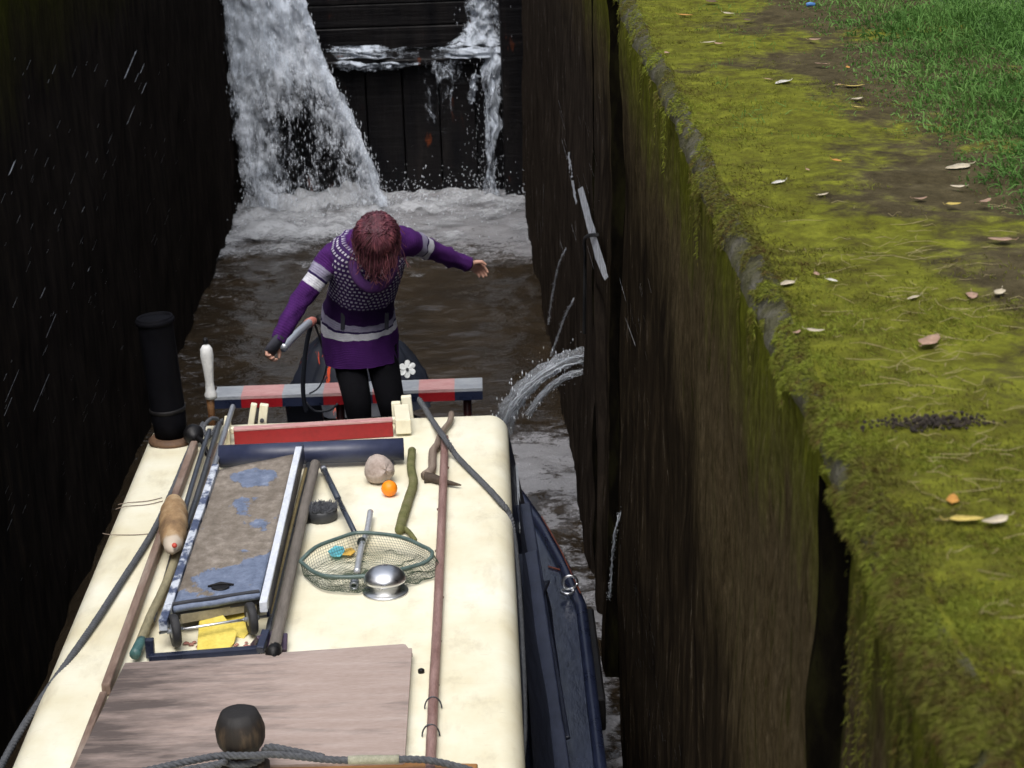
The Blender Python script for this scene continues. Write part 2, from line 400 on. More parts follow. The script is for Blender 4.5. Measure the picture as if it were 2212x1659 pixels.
# water in the lock chamber
xs = np.linspace(-2.62, .75, 96); ys = np.arange(-2, 22.3, .04)
Y, X = np.meshgrid(ys, xs, indexing='ij')
turb = np.clip((Y-15)/6, 0, 1)
amp = .016+.05*turb**1.5+.035*np.clip((X-.05)/.2, 0, 1)*np.clip((14.4-Y)/1.5, 0, 1)
Zw = amp*(fbm(X*2.2+3, Y*3.2, 71)+.5*fbm(X*7, Y*9, 76))
edge = np.clip((Y-18.7+.5*fbm(X*2, Y*2, 81)-.9*np.clip((-X-.6)/1.6, -1, 1))/1.6, 0, 1)
foam = .21+.79*edge
foam += .22*np.clip(1-(X+2.5)/.9, 0, 1)*np.clip((Y-12)/3, 0, 1)               # drifting flecks along the left wall
foam += (.40+.10*np.clip((Y-9.5)/2, 0, 1)+.55*fbm(X*9, Y*5, 151)+.45*fbm(X*22, Y*13, 161))*np.clip((X-.0)/.15, 0, 1)*np.clip((14.6-Y)/1.2, 0, 1)            # churned water beside the hull
foam += .42*np.clip(1-np.abs(Y-14.0)/1.1, 0, 1)*np.clip((X+2.2)/.4, 0, 1)                               # wash behind the stern
foam += .10*fbm(X*1.3, Y*2.6, 91)
water = raw('water', np.stack([X, Y, Zw], -1).reshape(-1, 3), gridf(*X.shape)[:, ::-1], M_water, (0, 0, 0), True)
a = water.data.attributes.new('foam', 'FLOAT', 'POINT'); a.data.foreach_set('value', np.clip(foam, 0, 1.2).ravel().astype(np.float32))
tag(water, kind='structure')
# gate: timber face below, a ledge, the leaf set back above
gate = empty('lock_gate', (-.96, GY, 0), 'tall black timber lock gate with rust stains and water pouring over its ledge', 'lock gate')
b = MB()
for k in range(9):
    x0 = -2.62+k*.36; b.box((x0+.18, GY+.30, .36), (.35, .6, 1.9+random.uniform(-.0, .0)))
    b.v[-8:] = [(p[0], p[1]+random.uniform(0, .03)*(p[1] < GY+.1), p[2]) for p in b.v[-8:]]
b.build('sill_boards', M_gate, gate, bevel=.01)
b = MB(); b.box((-.96, GY+.16, 1.355), (3.3, .52, .07)); b.build('ledge', M_gate, gate, bevel=.015)
b = MB()
for k in range(10): b.box((-.96, GY+.48+.012*(k%2), 1.52+k*.23), (3.3, .14, .222))
b.build('gate_leaf', M_gate, gate, bevel=.01)
b = MB(); b.box((.34, GY-.02, 1.4), (.36, .5, 4.6)); b.build('heel_post', M_gate, gate, bevel=.03)
b = MB(); b.box((-2.56, GY+.0, 1.4), (.22, .5, 4.6)); b.build('heel_post', M_gate, gate, bevel=.03)

# ------------------------------------------------------------------ falling water
def sheet(name, rows, mat, parent, nu=46, nv=90, bow=.12, seed=0, rag=.10, dens=None):
    """rows: (left px, right px, py, y) from top to bottom, joined as one bowed sheet of water"""
    py = np.array([r[2] for r in rows], float); t = np.linspace(0, 1, nv)
    q = py[0]+(py[-1]-py[0])*t
    L = np.interp(q, py, [r[0] for r in rows]); R = np.interp(q, py, [r[1] for r in rows]); Yd = np.interp(q, py, [r[3] for r in rows])
    V = np.zeros((nv, nu, 3)); A = np.zeros((nv, nu))
    for k in range(nv):
        a = P(L[k], q[k], y=Yd[k]); c = P(R[k], q[k], y=Yd[k])
        u = np.linspace(0, 1, nu)
        V[k,:,0] = a.x+(c.x-a.x)*u; V[k,:,1] = Yd[k]-bow*np.sin(u*math.pi); V[k,:,2] = a.z+(c.z-a.z)*u
    U, T = np.meshgrid(np.linspace(0, 1, nu), t)
    V[...,1] -= .10*fbm(U*7+seed, T*9, 101+seed); V[...,0] += .05*fbm(U*5, T*12+seed, 111+seed); V[...,2] += .04*fbm(U*8, T*7, 121)
    e = np.minimum(U, 1-U)
    A = .5-.22*np.exp(-e/rag*1.2)+(dens(U, T) if dens else 0)
    o = raw(name, V.reshape(-1, 3), gridf(nv, nu), mat, tuple(parent.location) if parent else (0,0,0), True)
    o.data.attributes.new('foam', 'FLOAT', 'POINT').data.foreach_set('value', A.ravel().astype(np.float32))
    if parent: o.parent = parent; o.location = (0,0,0)
    return o
def droplets(name, n, fn, mat, parent, size=(.006, .02), elong=2.0):
    """n small elongated drops; fn(i) -> position"""
    base = np.array([(1,0,0),(-.5,.87,0),(-.5,-.87,0),(0,0,1),(0,0,-1)], float)
    fc = np.array([(0,1,3),(1,2,3),(2,0,3),(1,0,4),(2,1,4),(0,2,4)])
    V = np.zeros((n, 5, 3)); Fc = np.zeros((n, 6, 3), int)
    for i in range(n):
        s = random.uniform(*size)*random.uniform(.5, 1); p = np.array(fn(i))
        V[i] = base*np.array([s, s, s*elong*random.uniform(.7, 2)])+p; Fc[i] = fc+5*i
    o = raw(name, V.reshape(-1, 3), Fc.reshape(-1, 3), mat, tuple(parent.location) if parent else (0,0,0), True)
    if parent: o.parent = parent; o.location = (0,0,0)
    return tag(o, kind='stuff')
wf = empty('waterfall', (-1.7, GY-.3, 0), 'broad white waterfall pouring down the left half of the lock gate', 'waterfall')
rows = [(478, 640, -30, GY-.30), (487, 655, 10, GY-.32), (492, 690, 110, GY-.36), (497, 735, 200, GY-.45), (510, 775, 290, GY-.55), (522, 812, 370, GY-.62), (528, 838, 445, GY-.68)]
core = lambda U, T: .20*np.exp(-T*2.6)+.12*np.exp(-(U/.16)**2)+.30*np.exp(-((1-U)/.07)**2)-.13*np.clip((T-.3)*3, 0, 1)*np.exp(-((U-.55)/.25)**2)
sheet('fall_curtain', rows, M_fall, wf, seed=0, dens=core)
sheet('fall_spray', [(a-4, c+2, p, y-.14) for a, c, p, y in rows], M_fall2, wf, seed=3, dens=lambda U, T: core(U, T)-.06)
sheet('fall_backing', [(a+6, c-12, p, y+.14) for a, c, p, y in rows], M_fall2, wf, seed=6, dens=lambda U, T: core(U, T)-.03)
def fp(i):
    t = random.random(); k = t*(len(rows)-1); j = int(k); f = k-j; a, c = rows[j], rows[min(j+1, 6)]
    l, r, py, y = [a[q]+(c[q]-a[q])*f for q in range(4)]
    u = random.choice([random.random(), random.betavariate(.5, .5), random.betavariate(1, .3)])
    return P(l+(r-l)*u+random.gauss(0, 7), py+random.gauss(0, 5), y=y-random.uniform(-.1, .3))
droplets('fall_droplets', 2600, fp, M_drop, wf, (.0016, .0055), 4.5)
w2 = empty('waterfall', (-.1, GY-.1, 0), 'thin broken waterfall splashing off the ledge at the right end of the lock gate', 'waterfall')
sheet('fall_curtain', [(1000, 1075, -20, GY+.3), (1005, 1085, 60, GY+.28), (960, 1100, 100, GY+.1)], M_fall2, w2, 24, 30, .05, 9, dens=lambda U, T: .02+.12*T)
sheet('fall_curtain', [(1045, 1100, 100, GY-.1), (1040, 1085, 160, GY-.15), (1042, 1075, 240, GY-.2), (1045, 1092, 272, GY-.22), (1050, 1070, 330, GY-.25), (1040, 1080, 430, GY-.3)], M_fall2, w2, 22, 60, .05, 11, dens=lambda U, T: .10-.06*(T > .6))
sheet('fall_curtain', [(1018, 1040, 160, GY-.1), (1008, 1022, 225, GY-.12)], M_fall2, w2, 10, 20, .03, 12, dens=lambda U, T: .05)
sheet('ledge_wash', [(700, 1102, 100, GY-.02), (705, 1100, 112, GY-.14), (720, 1100, 126, GY-.16)], M_fall2, w2, 60, 12, .0, 13, dens=lambda U, T: .02+.16*np.clip((U-.62)*5, 0, 1)+.1*(U < .3)-.1*np.exp(-((U-.5)/.14)**2))
sheet('ledge_wash', [(712, 920, 134, GY-.17), (720, 860, 152, GY-.18)], M_fall2, w2, 50, 10, .02, 14, dens=lambda U, T: .13-.12*T)
sheet('fall_curtain', [(900, 1020, 130, GY-.12), (905, 1000, 230, GY-.14), (930, 960, 300, GY-.15)], M_fall2, w2, 30, 30, .02, 15, dens=lambda U, T: -.03-.06*T)
droplets('fall_droplets', 700, lambda i: P(random.gauss(1050, 26), random.uniform(-10, 430), y=GY-random.uniform(-.15, .35)), M_drop, w2, (.0018, .0045), 3.6)
# froth at the foot of the falls
ys = np.linspace(18.6, GY, 70); xs = np.linspace(-2.6, .6, 110); Y, X = np.meshgrid(ys, xs, indexing='ij')
nz = fbm(X*3.2, Y*3.6, 131); n2 = fbm(X*9, Y*11, 141); k = np.clip((Y-19.0)/2.2, 0, 1)
left = np.clip((-.2-X)/1.0, 0, 1)
Z = .01+k*(.03+.12*np.maximum(0, nz)+.07*n2)*(.6+.6*left)
A = .44+.30*(k-.62+.30*left)+.28*nz
fr = raw('froth', np.stack([X, Y, Z], -1).reshape(-1, 3), gridf(*X.shape)[:, ::-1], M_froth, (0,0,0), True)
fr.data.attributes.new('foam', 'FLOAT', 'POINT').data.foreach_set('value', A.ravel().astype(np.float32)); tag(fr, kind='stuff')
fd = droplets('spray', 1500, lambda i: (random.uniform(-2.45, .4), GY-abs(random.gauss(.5, .6)), abs(random.gauss(0, .16))), M_drop, None, (.003, .009), 1.2); tag(fd, kind='stuff')
# water shooting from the right wall
def jet(name, label, rows, r):
    o = empty(name, rows[0], label, 'water jet')
    b = MB(); p = smooth(rows, .03)
    b.tube(p, [r*(1+.5*k/len(p))*random.uniform(.85, 1.15) for k in range(len(p))], 10, ry=[r*.55*(1+.6*k/len(p))*random.uniform(.7, 1.2) for k in range(len(p))], wob=.35)
    b.build('water_stream', M_jet, o, True)
    b = MB()
    for q in range(13 if r > .01 else 3):
        dx = Vector((random.gauss(0, r*.6), random.gauss(0, r*.8), random.gauss(0, r*.5))); s = random.randint(0, 6)
        b.tube([v+dx+Vector([random.gauss(0, .004) for _ in range(3)]) for v in p[s:len(p)-random.randint(0, 4)]], [max(.0012, r*random.uniform(.02,.11)) for _ in p[s:len(p)-0]][:len(p)] if False else max(.0012, r*random.uniform(.03,.10)), 5, wob=.9)
    tag(b.build('bright_strands', M_drop, o, True), kind='stuff')
    droplets('jet_droplets', 230, lambda i: p[random.randrange(len(p))]+Vector([random.gauss(0, r*1.1+.003) for _ in range(3)]), M_drop, o, (.0012, .0012+r*.13), 2.0)
    return o
j0 = P(1264, 766, x=.53); yj = j0.y
def arc(px): return [P(a, c, y=yj+d) for a, c, d in px]
jet('water_jet', 'thick arching jet of water spouting from the right wall behind the cabin', arc([(1268,766,0),(1230,775,.0),(1185,797,.02),(1140,832,.05),(1105,878,.1),(1086,930,.18)]), .046)
jet('water_jet', 'thinner jet of water spouting just below the thick arching one', arc([(1272,800,0),(1240,808,0),(1205,824,.02),(1170,855,.05),(1140,895,.08)]), .017)
jet('water_jet', 'fine high spray leaping from the wall above the thick jet', [P(1225,535,x=.5), P(1208,570,x=.46), P(1193,640,x=.43), P(1185,700,x=.42)], .0032)
jet('water_jet', 'slender spray falling past the wall between the fine spray and the thick jet', [P(1240,645,x=.5), P(1222,680,x=.46), P(1205,725,x=.43), P(1190,770,x=.42)], .0032)
jet('water_jet', 'small forked spray leaping from the near part of the right wall', [P(1352,1092,x=.56), P(1338,1110,x=.53), P(1328,1160,x=.51), P(1322,1220,x=.5), P(1316,1290,x=.49)], .0022)
# wet runs and glints on the right wall, sheen painted as white strips
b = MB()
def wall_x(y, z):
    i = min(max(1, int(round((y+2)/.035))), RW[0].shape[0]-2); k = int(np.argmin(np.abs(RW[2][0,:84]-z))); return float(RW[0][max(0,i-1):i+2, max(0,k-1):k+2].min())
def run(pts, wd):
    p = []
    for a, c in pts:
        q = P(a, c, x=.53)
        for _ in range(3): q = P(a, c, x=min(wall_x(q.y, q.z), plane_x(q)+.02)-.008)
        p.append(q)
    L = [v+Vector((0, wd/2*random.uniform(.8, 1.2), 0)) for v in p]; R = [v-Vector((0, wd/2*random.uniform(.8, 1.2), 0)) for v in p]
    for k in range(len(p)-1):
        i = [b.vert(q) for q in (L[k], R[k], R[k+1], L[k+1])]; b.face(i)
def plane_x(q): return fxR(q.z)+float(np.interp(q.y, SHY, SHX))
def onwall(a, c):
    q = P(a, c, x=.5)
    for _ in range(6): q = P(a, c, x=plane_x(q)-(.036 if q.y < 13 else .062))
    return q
def glint_poly(Lp, Rp):
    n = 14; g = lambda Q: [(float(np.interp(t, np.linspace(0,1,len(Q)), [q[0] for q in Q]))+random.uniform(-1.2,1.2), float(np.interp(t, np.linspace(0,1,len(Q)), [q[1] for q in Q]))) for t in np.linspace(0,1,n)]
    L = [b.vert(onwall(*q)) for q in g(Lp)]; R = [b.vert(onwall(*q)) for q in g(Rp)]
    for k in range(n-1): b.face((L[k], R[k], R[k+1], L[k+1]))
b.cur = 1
glint_poly([(1247,409),(1264,479),(1285,555),(1306,606)], [(1259,402),(1286,500),(1303,560),(1315,598)])
glint_poly([(1234,390),(1243,442)], [(1240,390),(1246,440)])
glint_poly([(1226,330),(1232,385)], [(1230,328),(1237,382)]); b.cur = 0
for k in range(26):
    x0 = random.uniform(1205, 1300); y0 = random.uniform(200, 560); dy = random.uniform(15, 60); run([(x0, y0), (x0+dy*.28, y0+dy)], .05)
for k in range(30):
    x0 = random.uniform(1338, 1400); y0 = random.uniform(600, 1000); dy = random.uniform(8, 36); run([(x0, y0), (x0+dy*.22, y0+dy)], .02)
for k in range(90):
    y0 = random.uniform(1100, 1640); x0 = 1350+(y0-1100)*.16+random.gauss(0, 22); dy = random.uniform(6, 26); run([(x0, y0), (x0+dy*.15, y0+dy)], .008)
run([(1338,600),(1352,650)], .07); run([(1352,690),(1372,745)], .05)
tag(b.build('trickle_glints', [M_glint, M_glint2]), kind='stuff')
b = MB(); b.tube(smooth([onwall(1290,507), onwall(1280,509)+Vector((-.02,0,0)), onwall(1271,519)+Vector((-.02,0,0)), onwall(1264,560), onwall(1263,640), onwall(1262,720)]), .010, 6)
tag(b.build('hanging_cable', simple('black_cable', (.003,.003,.003), (.01,.01,.01), 9, .6)), 'thin black cable hooked over the white painted glint of the wet run on the right wall', 'cable')
b = MB()  # left wall: small wet glints, also painted as white strips
def glint_left(x0, y0, dy, wd):
    p = [P(x0, y0, x=XL0+.03), P(x0-dy*.42, y0+dy, x=XL0+.03)]
    i = [b.vert(q) for q in (p[0]+Vector((0,wd,0)), p[0], p[1], p[1]+Vector((0,wd,0)))]; b.face(i)
for (x0, y0, dy, wd) in ((292,112,60,.10),(310,140,20,.06),(298,160,18,.05),(315,180,24,.05),(290,230,40,.05),(30,350,30,.06),(180,450,10,.06),(192,580,8,.06),(95,625,20,.06),(120,680,50,.03),(105,810,80,.03),(40,800,70,.02),(25,860,40,.02)): glint_left(x0, y0, dy, wd)
for k in range(190):
    glint_left(random.uniform(10, 400), random.uniform(120, 1300), random.choice((random.uniform(3, 9), random.uniform(6, 24))), random.uniform(.006, .016))
tag(b.build('trickle_glints', M_glint), kind='stuff')
# ------------------------------------------------------------------ moss, grass, straw, leaves on the right coping
def blades(name, pos, d, ln, wd, droop, mat, curl=None):
    n = len(pos); d = d/np.linalg.norm(d, axis=1, keepdims=True)
    s = np.cross(d, RNG.normal(size=(n, 3))); s /= np.linalg.norm(s, axis=1, keepdims=True)+1e-9
    L = ln[:, None]; W = wd[:, None]; dr = np.zeros((n, 3)); dr[:, 2] = -droop*ln
    c = 0 if curl is None else curl*L
    mid = pos+d*L*.55+dr*.25+c*.25; tip = pos+d*L+dr+c
    V = np.stack([pos-s*W, pos+s*W, mid-s*W*.8, mid+s*W*.8, tip], 1).reshape(-1, 3)
    b = (np.arange(n)*5)[:, None]
    Fc = np.concatenate([b+np.array([[0,1,3]]), b+np.array([[0,3,2]]), b+np.array([[2,3,4]])], 0)
    o = raw(name, V, Fc, mat, (0,0,0), True); return tag(o, kind='stuff')
def flat_z(x, y): return ZT+fbm(y*3, x*3, 61)*.018
def rand_near(n, y0, y1):
    """more of them near the camera, where they show larger"""
    u = RNG.random(n); return (y0**-1.0+(y1**-1.0-y0**-1.0)*u)**-1.0
# carpet
n = 150000; y = rand_near(n, 2.2, 10.5); x = .66+RNG.random(n)**1.3*1.0
keep = (fbm(x*2.2, y*2.2, 201)+.55*fbm(x*9, y*9, 205)+(1.16-x)*1.25) > .0+.6*RNG.random(n)
keep &= ~(((x-P(2010,912,z=ZT).x)**2/.010+(y-P(2010,912,z=ZT).y)**2/.006) < 1)
x, y = x[keep], y[keep]; n = len(x)
pos = np.stack([x, y, flat_z(x, y)-.002], 1)
d = RNG.normal(size=(n, 3))*.7+np.array([-.35, 0, .75]); ln = .007+.013*RNG.random(n)*(1+.6*fbm(x*5, y*5, 211)); ln = np.maximum(ln, .004)
blades('moss', pos, d, ln, .0006+.0009*RNG.random(n), .25, M_moss)
# cushions rolling over the arris
n = 95000; y = rand_near(n, 2.0, 10.5); a = RNG.random(n)**.8*math.pi/2
b = fbm(y*4.5, y*0+3, 41); cl = fbm(y*6.5, a*1.2, 221)+.5*fbm(y*22, a*3, 225)
keep = cl+.35*(y < 3.7)+.40*(a-.6) > -.12+.38*RNG.random(n); y, a, b, cl = y[keep], a[keep], b[keep], cl[keep]; n = len(y)
xe = .598+AR*(1-np.cos(a))+.022*b-.006; ze = ZT-AR+AR*np.sin(a)+.003
nrm = np.stack([-np.cos(a), 0*a, np.sin(a)], 1); tan = np.stack([-np.sin(a), 0*a, -np.cos(a)], 1)
pos = np.stack([xe, y, ze], 1)+nrm*(np.maximum(0, cl)*.009)[:, None]
d = nrm*.7+tan*.7+RNG.normal(size=(n, 3))*.5
blades('moss', pos, d, (.005+.009*RNG.random(n))*np.where(y < 3.7, 1.35, 1), .0007+.0008*RNG.random(n), .45, M_moss)
# moss hanging down the wall face
n = 120000; y = rand_near(n, 2.0, 10); z = ZT-.04-RNG.random(n)**1.7*np.where(y < 3.6, 1.3, .30)
cl = fbm(y*8, z*1.2, 231)+.6*fbm(y*25, z*4, 235)
keep = cl > np.where(y < 3.65, -.15+.25*(ZT-z)/1.3, .20+(ZT-z)*1.6)+.35*RNG.random(n)-.1
keep &= ~((y > 3.54) & (y < 3.97))
y, z, cl = y[keep], z[keep], cl[keep]; n = len(y)
xw = XR0+(XR1-XR0)*z/ZT-.004
pos = np.stack([xw-np.maximum(0, cl)*.012+np.where((y > 3.6) & (y < 3.95), .1, 0), y, z], 1)
d = np.array([-.5, 0, -.55])+RNG.normal(size=(n, 3))*.55
blades('moss', pos, d, .005+.012*RNG.random(n), .0007+.0009*RNG.random(n), .4, M_moss)
# grass edge, following the boundary seen in the photo
gp = [P(a, c, z=ZT) for a, c in ((1560,-20),(1690,30),(1740,100),(1840,185),(1900,265),(1975,335),(2080,405),(2140,445),(2230,490),(2330,540))]
gy = np.array([p.y for p in gp][::-1]); gx = np.array([p.x for p in gp][::-1])
n = 120000; y = rand_near(n, 4.8, 11.5); xb = np.interp(y, gy, gx)+.07*fbm(y*3, y*0, 241)
x = xb+RNG.random(n)**1.1*1.9-.02
thin = np.clip((x-xb)/.42, .03, 1); keep = RNG.random(n) < thin**1.0; x, y, thin = x[keep], y[keep], thin[keep]; n = len(x)
pos = np.stack([x, y, flat_z(x, y)-.004], 1)
d = RNG.normal(size=(n, 3))*.38+np.array([-.12, -.1, 1.0])
ln = (.012+.095*RNG.random(n)**1.4*thin**.9)*(1+.9*fbm(x*2.2, y*2.2, 251))
blades('grass', pos, d, np.maximum(ln, .008), .0015+.0019*RNG.random(n), .30+.3*RNG.random(n), M_grass, RNG.normal(size=(n, 3))*np.array([.25,.25,0]))
n = 900; y = rand_near(n, 6.5, 9.5); x = .78+RNG.random(n)*.4; k = fbm(x*4, y*4, 261) > .22; x, y = x[k], y[k]; n = len(x)   # sparse seedlings on the moss
blades('grass', np.stack([x, y, flat_z(x, y)], 1), RNG.normal(size=(n, 3))*.5+np.array([0,0,.8]), .01+.03*RNG.random(n), np.full(n, .0012), .3, M_grass)
# dry stalks
n = 330; pts = []
for k in range(n):
    q = P(random.gauss(1960, 200), random.triangular(380, 1500, 720), z=ZT)
    if q.x < .70: continue
    pts.append(q)
b = MB()
for q in pts:
    a = random.gauss(.1, .75); L = random.choice((random.uniform(.02, .06), random.uniform(.05, .13))); dv = Vector((math.cos(a), math.sin(a), 0))
    z = float(flat_z(np.array([q.x]), np.array([q.y]))[0])+.007
    q = Vector((q.x, q.y, z)); k = Vector((-dv.y, dv.x, 0))*random.gauss(0, .25)*L
    e = random.gauss(0,.004); b.tube([q, q+dv*L*.35+k*.5+Vector((0,0,e)), q+dv*L*.7+k*.6+Vector((0,0,random.gauss(0,.003))), q+dv*L+Vector((0,0,random.gauss(-.002,.004)))], [.0005,.0006,.0005,.0002], 4)
tag(b.build('straw', M_straw), kind='stuff')
def leaf_mat(name, a, c): return simple(name, a, c, 30, .65, bump=.2)
LM = dict(cream=leaf_mat('cream_leaf', (.36,.29,.18), (.56,.49,.36)), tan=leaf_mat('tan_leaf', (.26,.15,.09), (.42,.27,.19)), yellow=leaf_mat('yellow_leaf', (.42,.30,.05), (.58,.45,.12)),
          orange=leaf_mat('orange_leaf', (.40,.16,.02), (.55,.28,.05)), brown=leaf_mat('brown_leaf', (.06,.035,.015), (.14,.08,.04)), white=leaf_mat('whitish_leaf', (.48,.45,.38), (.66,.63,.56)))
def leaf(px, py, col, size, label, aspect=.5, curl=.25):
    q = P(px, py, z=ZT+.003); a = random.uniform(0, 6.28); b = MB()
    u = Vector((math.cos(a), math.sin(a), 0)); v = Vector((-u.y, u.x, 0)); n = 8; rows = []
    lift = random.uniform(-.2, .25)
    for k in range(n+1):
        t = k/n; wv = size*aspect*.5*math.sin(math.pi*t**.8)*(1+.18*math.sin(9*t)); c = q+u*(t-.5)*size+Vector((0,0,.008+curl*size*(t-.5)**2*1.6))
        rows.append([b.vert(c+v*wv+Vector((0,0,wv*(.10+lift)))), b.vert(c), b.vert(c-v*wv+Vector((0,0,wv*.10)))])
    for k in range(n):
        for j in (0, 1): b.face((rows[k][j], rows[k][j+1], rows[k+1][j+1], rows[k+1][j]))
    c = q-u*size*.5; b.tube([c+Vector((0,0,.008+curl*size*.4)), c-u*size*.14+Vector((0,0,.006+curl*size*.5)), c-u*size*.24+Vector((0,0,.012+curl*size*.4))], size*.012, 4)
    o = b.build('fallen_leaf', LM[col], None, True)
    s = o.modifiers.new('thickness', 'SOLIDIFY'); s.thickness = .0006
    tag(o, label, 'leaf', 'fallen leaves on the lock side')
for a in (
 (1533,95,'cream',.09,'broad cream fallen leaf near the far arris, beside a small tan one'), (1552,98,'tan',.06,'small tan fallen leaf touching the broad cream one near the far arris'),
 (1575,33,'cream',.09,'crumpled cream fallen leaf on the farthest moss by the grass'), (1482,36,'orange',.10,'long orange brown fallen leaf near the top of the moss'),
 (1440,118,'tan',.06,'lone tan fallen leaf close to the far coping edge'), (1690,182,'white',.12,'whitest curled leaf, lying where a green tuft grows into the moss'),
 (1660,175,'tan',.06,'little tan leaf left of the whitest curled leaf'), (1845,190,'yellow',.11,'bright yellow fallen leaf at the edge of the grass'),
 (1810,188,'tan',.05,'tiny tan leaf left of the bright yellow leaf'), (1852,218,'cream',.07,'slim cream leaf just below the bright yellow leaf'),
 (1856,236,'yellow',.06,'slim yellow leaf, second below the bright yellow leaf'), (1773,143,'tan',.08,'two toned tan leaf on bare soil above the tufted white leaf'),
 (1760,90,'tan',.07,'tan leaf on bare soil beside the far grass'), (1832,150,'orange',.06,'orange leaf half inside the far grass'),
 (1680,400,'white',.08,'star shaped whitish leaf alone on bright moss'), (1778,426,'cream',.06,'pale cream leaf right of the star shaped whitish leaf'),
 (1808,352,'orange',.06,'single orange tan leaf in the middle of the brown soil strip'), (2068,366,'cream',.14,'large curled cream leaf leaning on the near grass edge'),
 (2060,447,'yellow',.06,'rounded pale yellow leaf on soil below the large curled leaf'), (2130,440,'tan',.08,'upright tan leaf right of the rounded yellow leaf'),
 (2068,408,'cream',.06,'narrow cream leaf between the curled leaf and the rounded yellow leaf'), (1988,435,'tan',.06,'narrow tan leaf on soil left of the rounded yellow leaf'),
 (2160,524,'tan',.09,'diamond shaped tan leaf on the grey soil at the right'), (1700,618,'cream',.07,'slender cream leaf on moss near the edge'),
 (1798,612,'white',.05,'small folded whitish leaf on moss right of the slender cream leaf'), (1765,599,'tan',.05,'small tan leaf above the folded whitish leaf'),
 (1972,650,'cream',.06,'cream leaf on moss midway between edge and soil'), (2100,645,'tan',.08,'long tan leaf on the brown soil below the diamond shaped one'),
 (2158,640,'cream',.07,'cream leaf with a stalk at the right end of the brown soil'), (2010,743,'tan',.13,'biggest fallen leaf, pale pinkish tan with a raised stalk'),
 (1762,721,'cream',.06,'cream leaf on moss by the arris beside a small tan leaf'), (1722,725,'tan',.04,'small tan leaf nearest the arris'),
 (2058,1087,'orange',.07,'amber leaf with bent tip on the nearest moss'), (2088,1130,'yellow',.09,'slim yellow leaf, left one of the nearest pair'),
 (2148,1134,'cream',.08,'slim cream leaf, right one of the nearest pair'), (1745,372,'tan',.04,'tiny tan scrap of leaf on the moss above the star shaped leaf'), (1618,48,'brown',.08,'dark brown curled leaf among the farthest moss')): leaf(a[0], a[1], a[2], a[3]*.66, a[4], random.uniform(.36, .62), random.uniform(.0, .25))
leaf(1540, 8, 'brown', .1, 'dark fallen leaf at the very top of the moss', .4)
b = MB(); q = P(2008, 915, z=ZT)                                  # dark crumbs of earth
for k in range(420):
    s = random.uniform(.001, .004)*(1.6 if k % 9 == 0 else 1); c = q+Vector((random.gauss(0, .05), random.gauss(0, .02), s*.3+random.uniform(0,.010)*math.exp(-k/200)))
    b.lathe([(0,-s),(s*.8,-s*.5),(s*random.uniform(.8,1.2),0),(s*.7,s*.6),(0,s*.9)], c, 6, (random.gauss(0,.4),random.gauss(0,.4),1))
tag(b.build('soil_crumbs', simple('dark_earth', (.008,.005,.003), (.03,.02,.012), 40, .95, bump=.6), None), kind='stuff')
q = P(1742, 10, z=ZT+.02); b = MB(); b.tube([q, q+Vector((.016,.008,.002)), q+Vector((.036,.0,.0))], [.008,.011,.006], 7, ry=[.002,.004,.002], wob=.7)
tag(b.build('litter_scrap', simple('blue_plastic', (.05,.16,.42), (.1,.25,.55), 20, .4), None, True), 'small crumpled scrap of blue plastic at the far grass edge', 'litter')
# ------------------------------------------------------------------ the narrowboat
ZR = 1.5; XC = -.83
def cream_mat():
    m = MT('weathered_cream_paint'); n1 = m.noise(2.3, 6, (1, 1, 1), .6); n2 = m.noise(11, 6, (1, .5, 1), .65); n3 = m.noise(7, 5, (1.6, .5, 1))
    c = m.ramp(n1, [(.3, (.70, .63, .43)), (.5, (.78, .735, .56)), (.7, (.84, .815, .675))])
    scr = m.noise(1, 4, (9, 70, 1), .6, dist=1.2); c = m.mix(m.math('MULTIPLY', m.rng(scr, .62, .72), .25), c, (.45, .38, .24)); grime = m.noise(3.3, 7, (1.3, .8, 1), .72, loc=(2, 5, 0)); c = m.mix(m.math('MULTIPLY', m.rng(grime, .56, .70), .36), c, (.40, .34, .22))
    c = m.mix(m.math('MULTIPLY', m.rng(n2, .5, .72), .22), c, (.62, .53, .32)); c = m.mix(m.math('MULTIPLY', m.rng(n3, .56, .72), .4), c, (.52, .46, .32))
    return m.done(c, m.rng(n1, .3, .7, .35, .55), 0, m.bump(n2, .05, .002), .4)
M_cream = cream_mat()
M_navy = simple('navy_paint', (.008, .011, .026), (.018, .024, .052), 6, .32, bump=.12)
M_hull = simple('wet_blue_black_steel', (.009, .012, .024), (.026, .034, .065), 5, .2, (1, .4, 1), .2, .006, spec=.55)
M_black = simple('black_iron', (.003, .003, .004), (.010, .009, .009), 8, .5, bump=.3, spec=.25)
M_red = simple('red_panel_paint', (.24, .004, .008), (.30, .008, .012), 9, .4, bump=.08)
M_pink = simple('worn_red_paint', (.42, .16, .16), (.55, .34, .32), 14, .6, (.5, 2, 1))
M_grey = simple('worn_blue_grey_paint', (.20, .22, .25), (.36, .38, .40), 12, .55, (.6, 2, 1))
M_rust = simple('rust_brown_wood', (.10, .055, .038), (.24, .165, .125), 7, .65, (3, .5, 3), .4, c=(.33,.27,.22))
M_bark = simple('grey_brown_wood', (.14, .10, .075), (.28, .22, .17), 10, .75, (3, .4, 3), .4)
M_dark = simple('dark_tool_handle', (.02, .022, .026), (.06, .065, .075), 12, .35)
M_steelgrey = simple('dull_steel', (.22, .24, .27), (.40, .42, .45), 10, .4, (3, .5, 3), .15, met=.5)
M_rope = simple('grey_blue_rope', (.042, .045, .052), (.11, .115, .125), 60, .85, bump=.5)
_m = MT('polished_steel'); M_chrome = _m.done((.66, .67, .69), _m.rng(_m.noise(30, 4), .3, .7, .24, .42), 1.0)
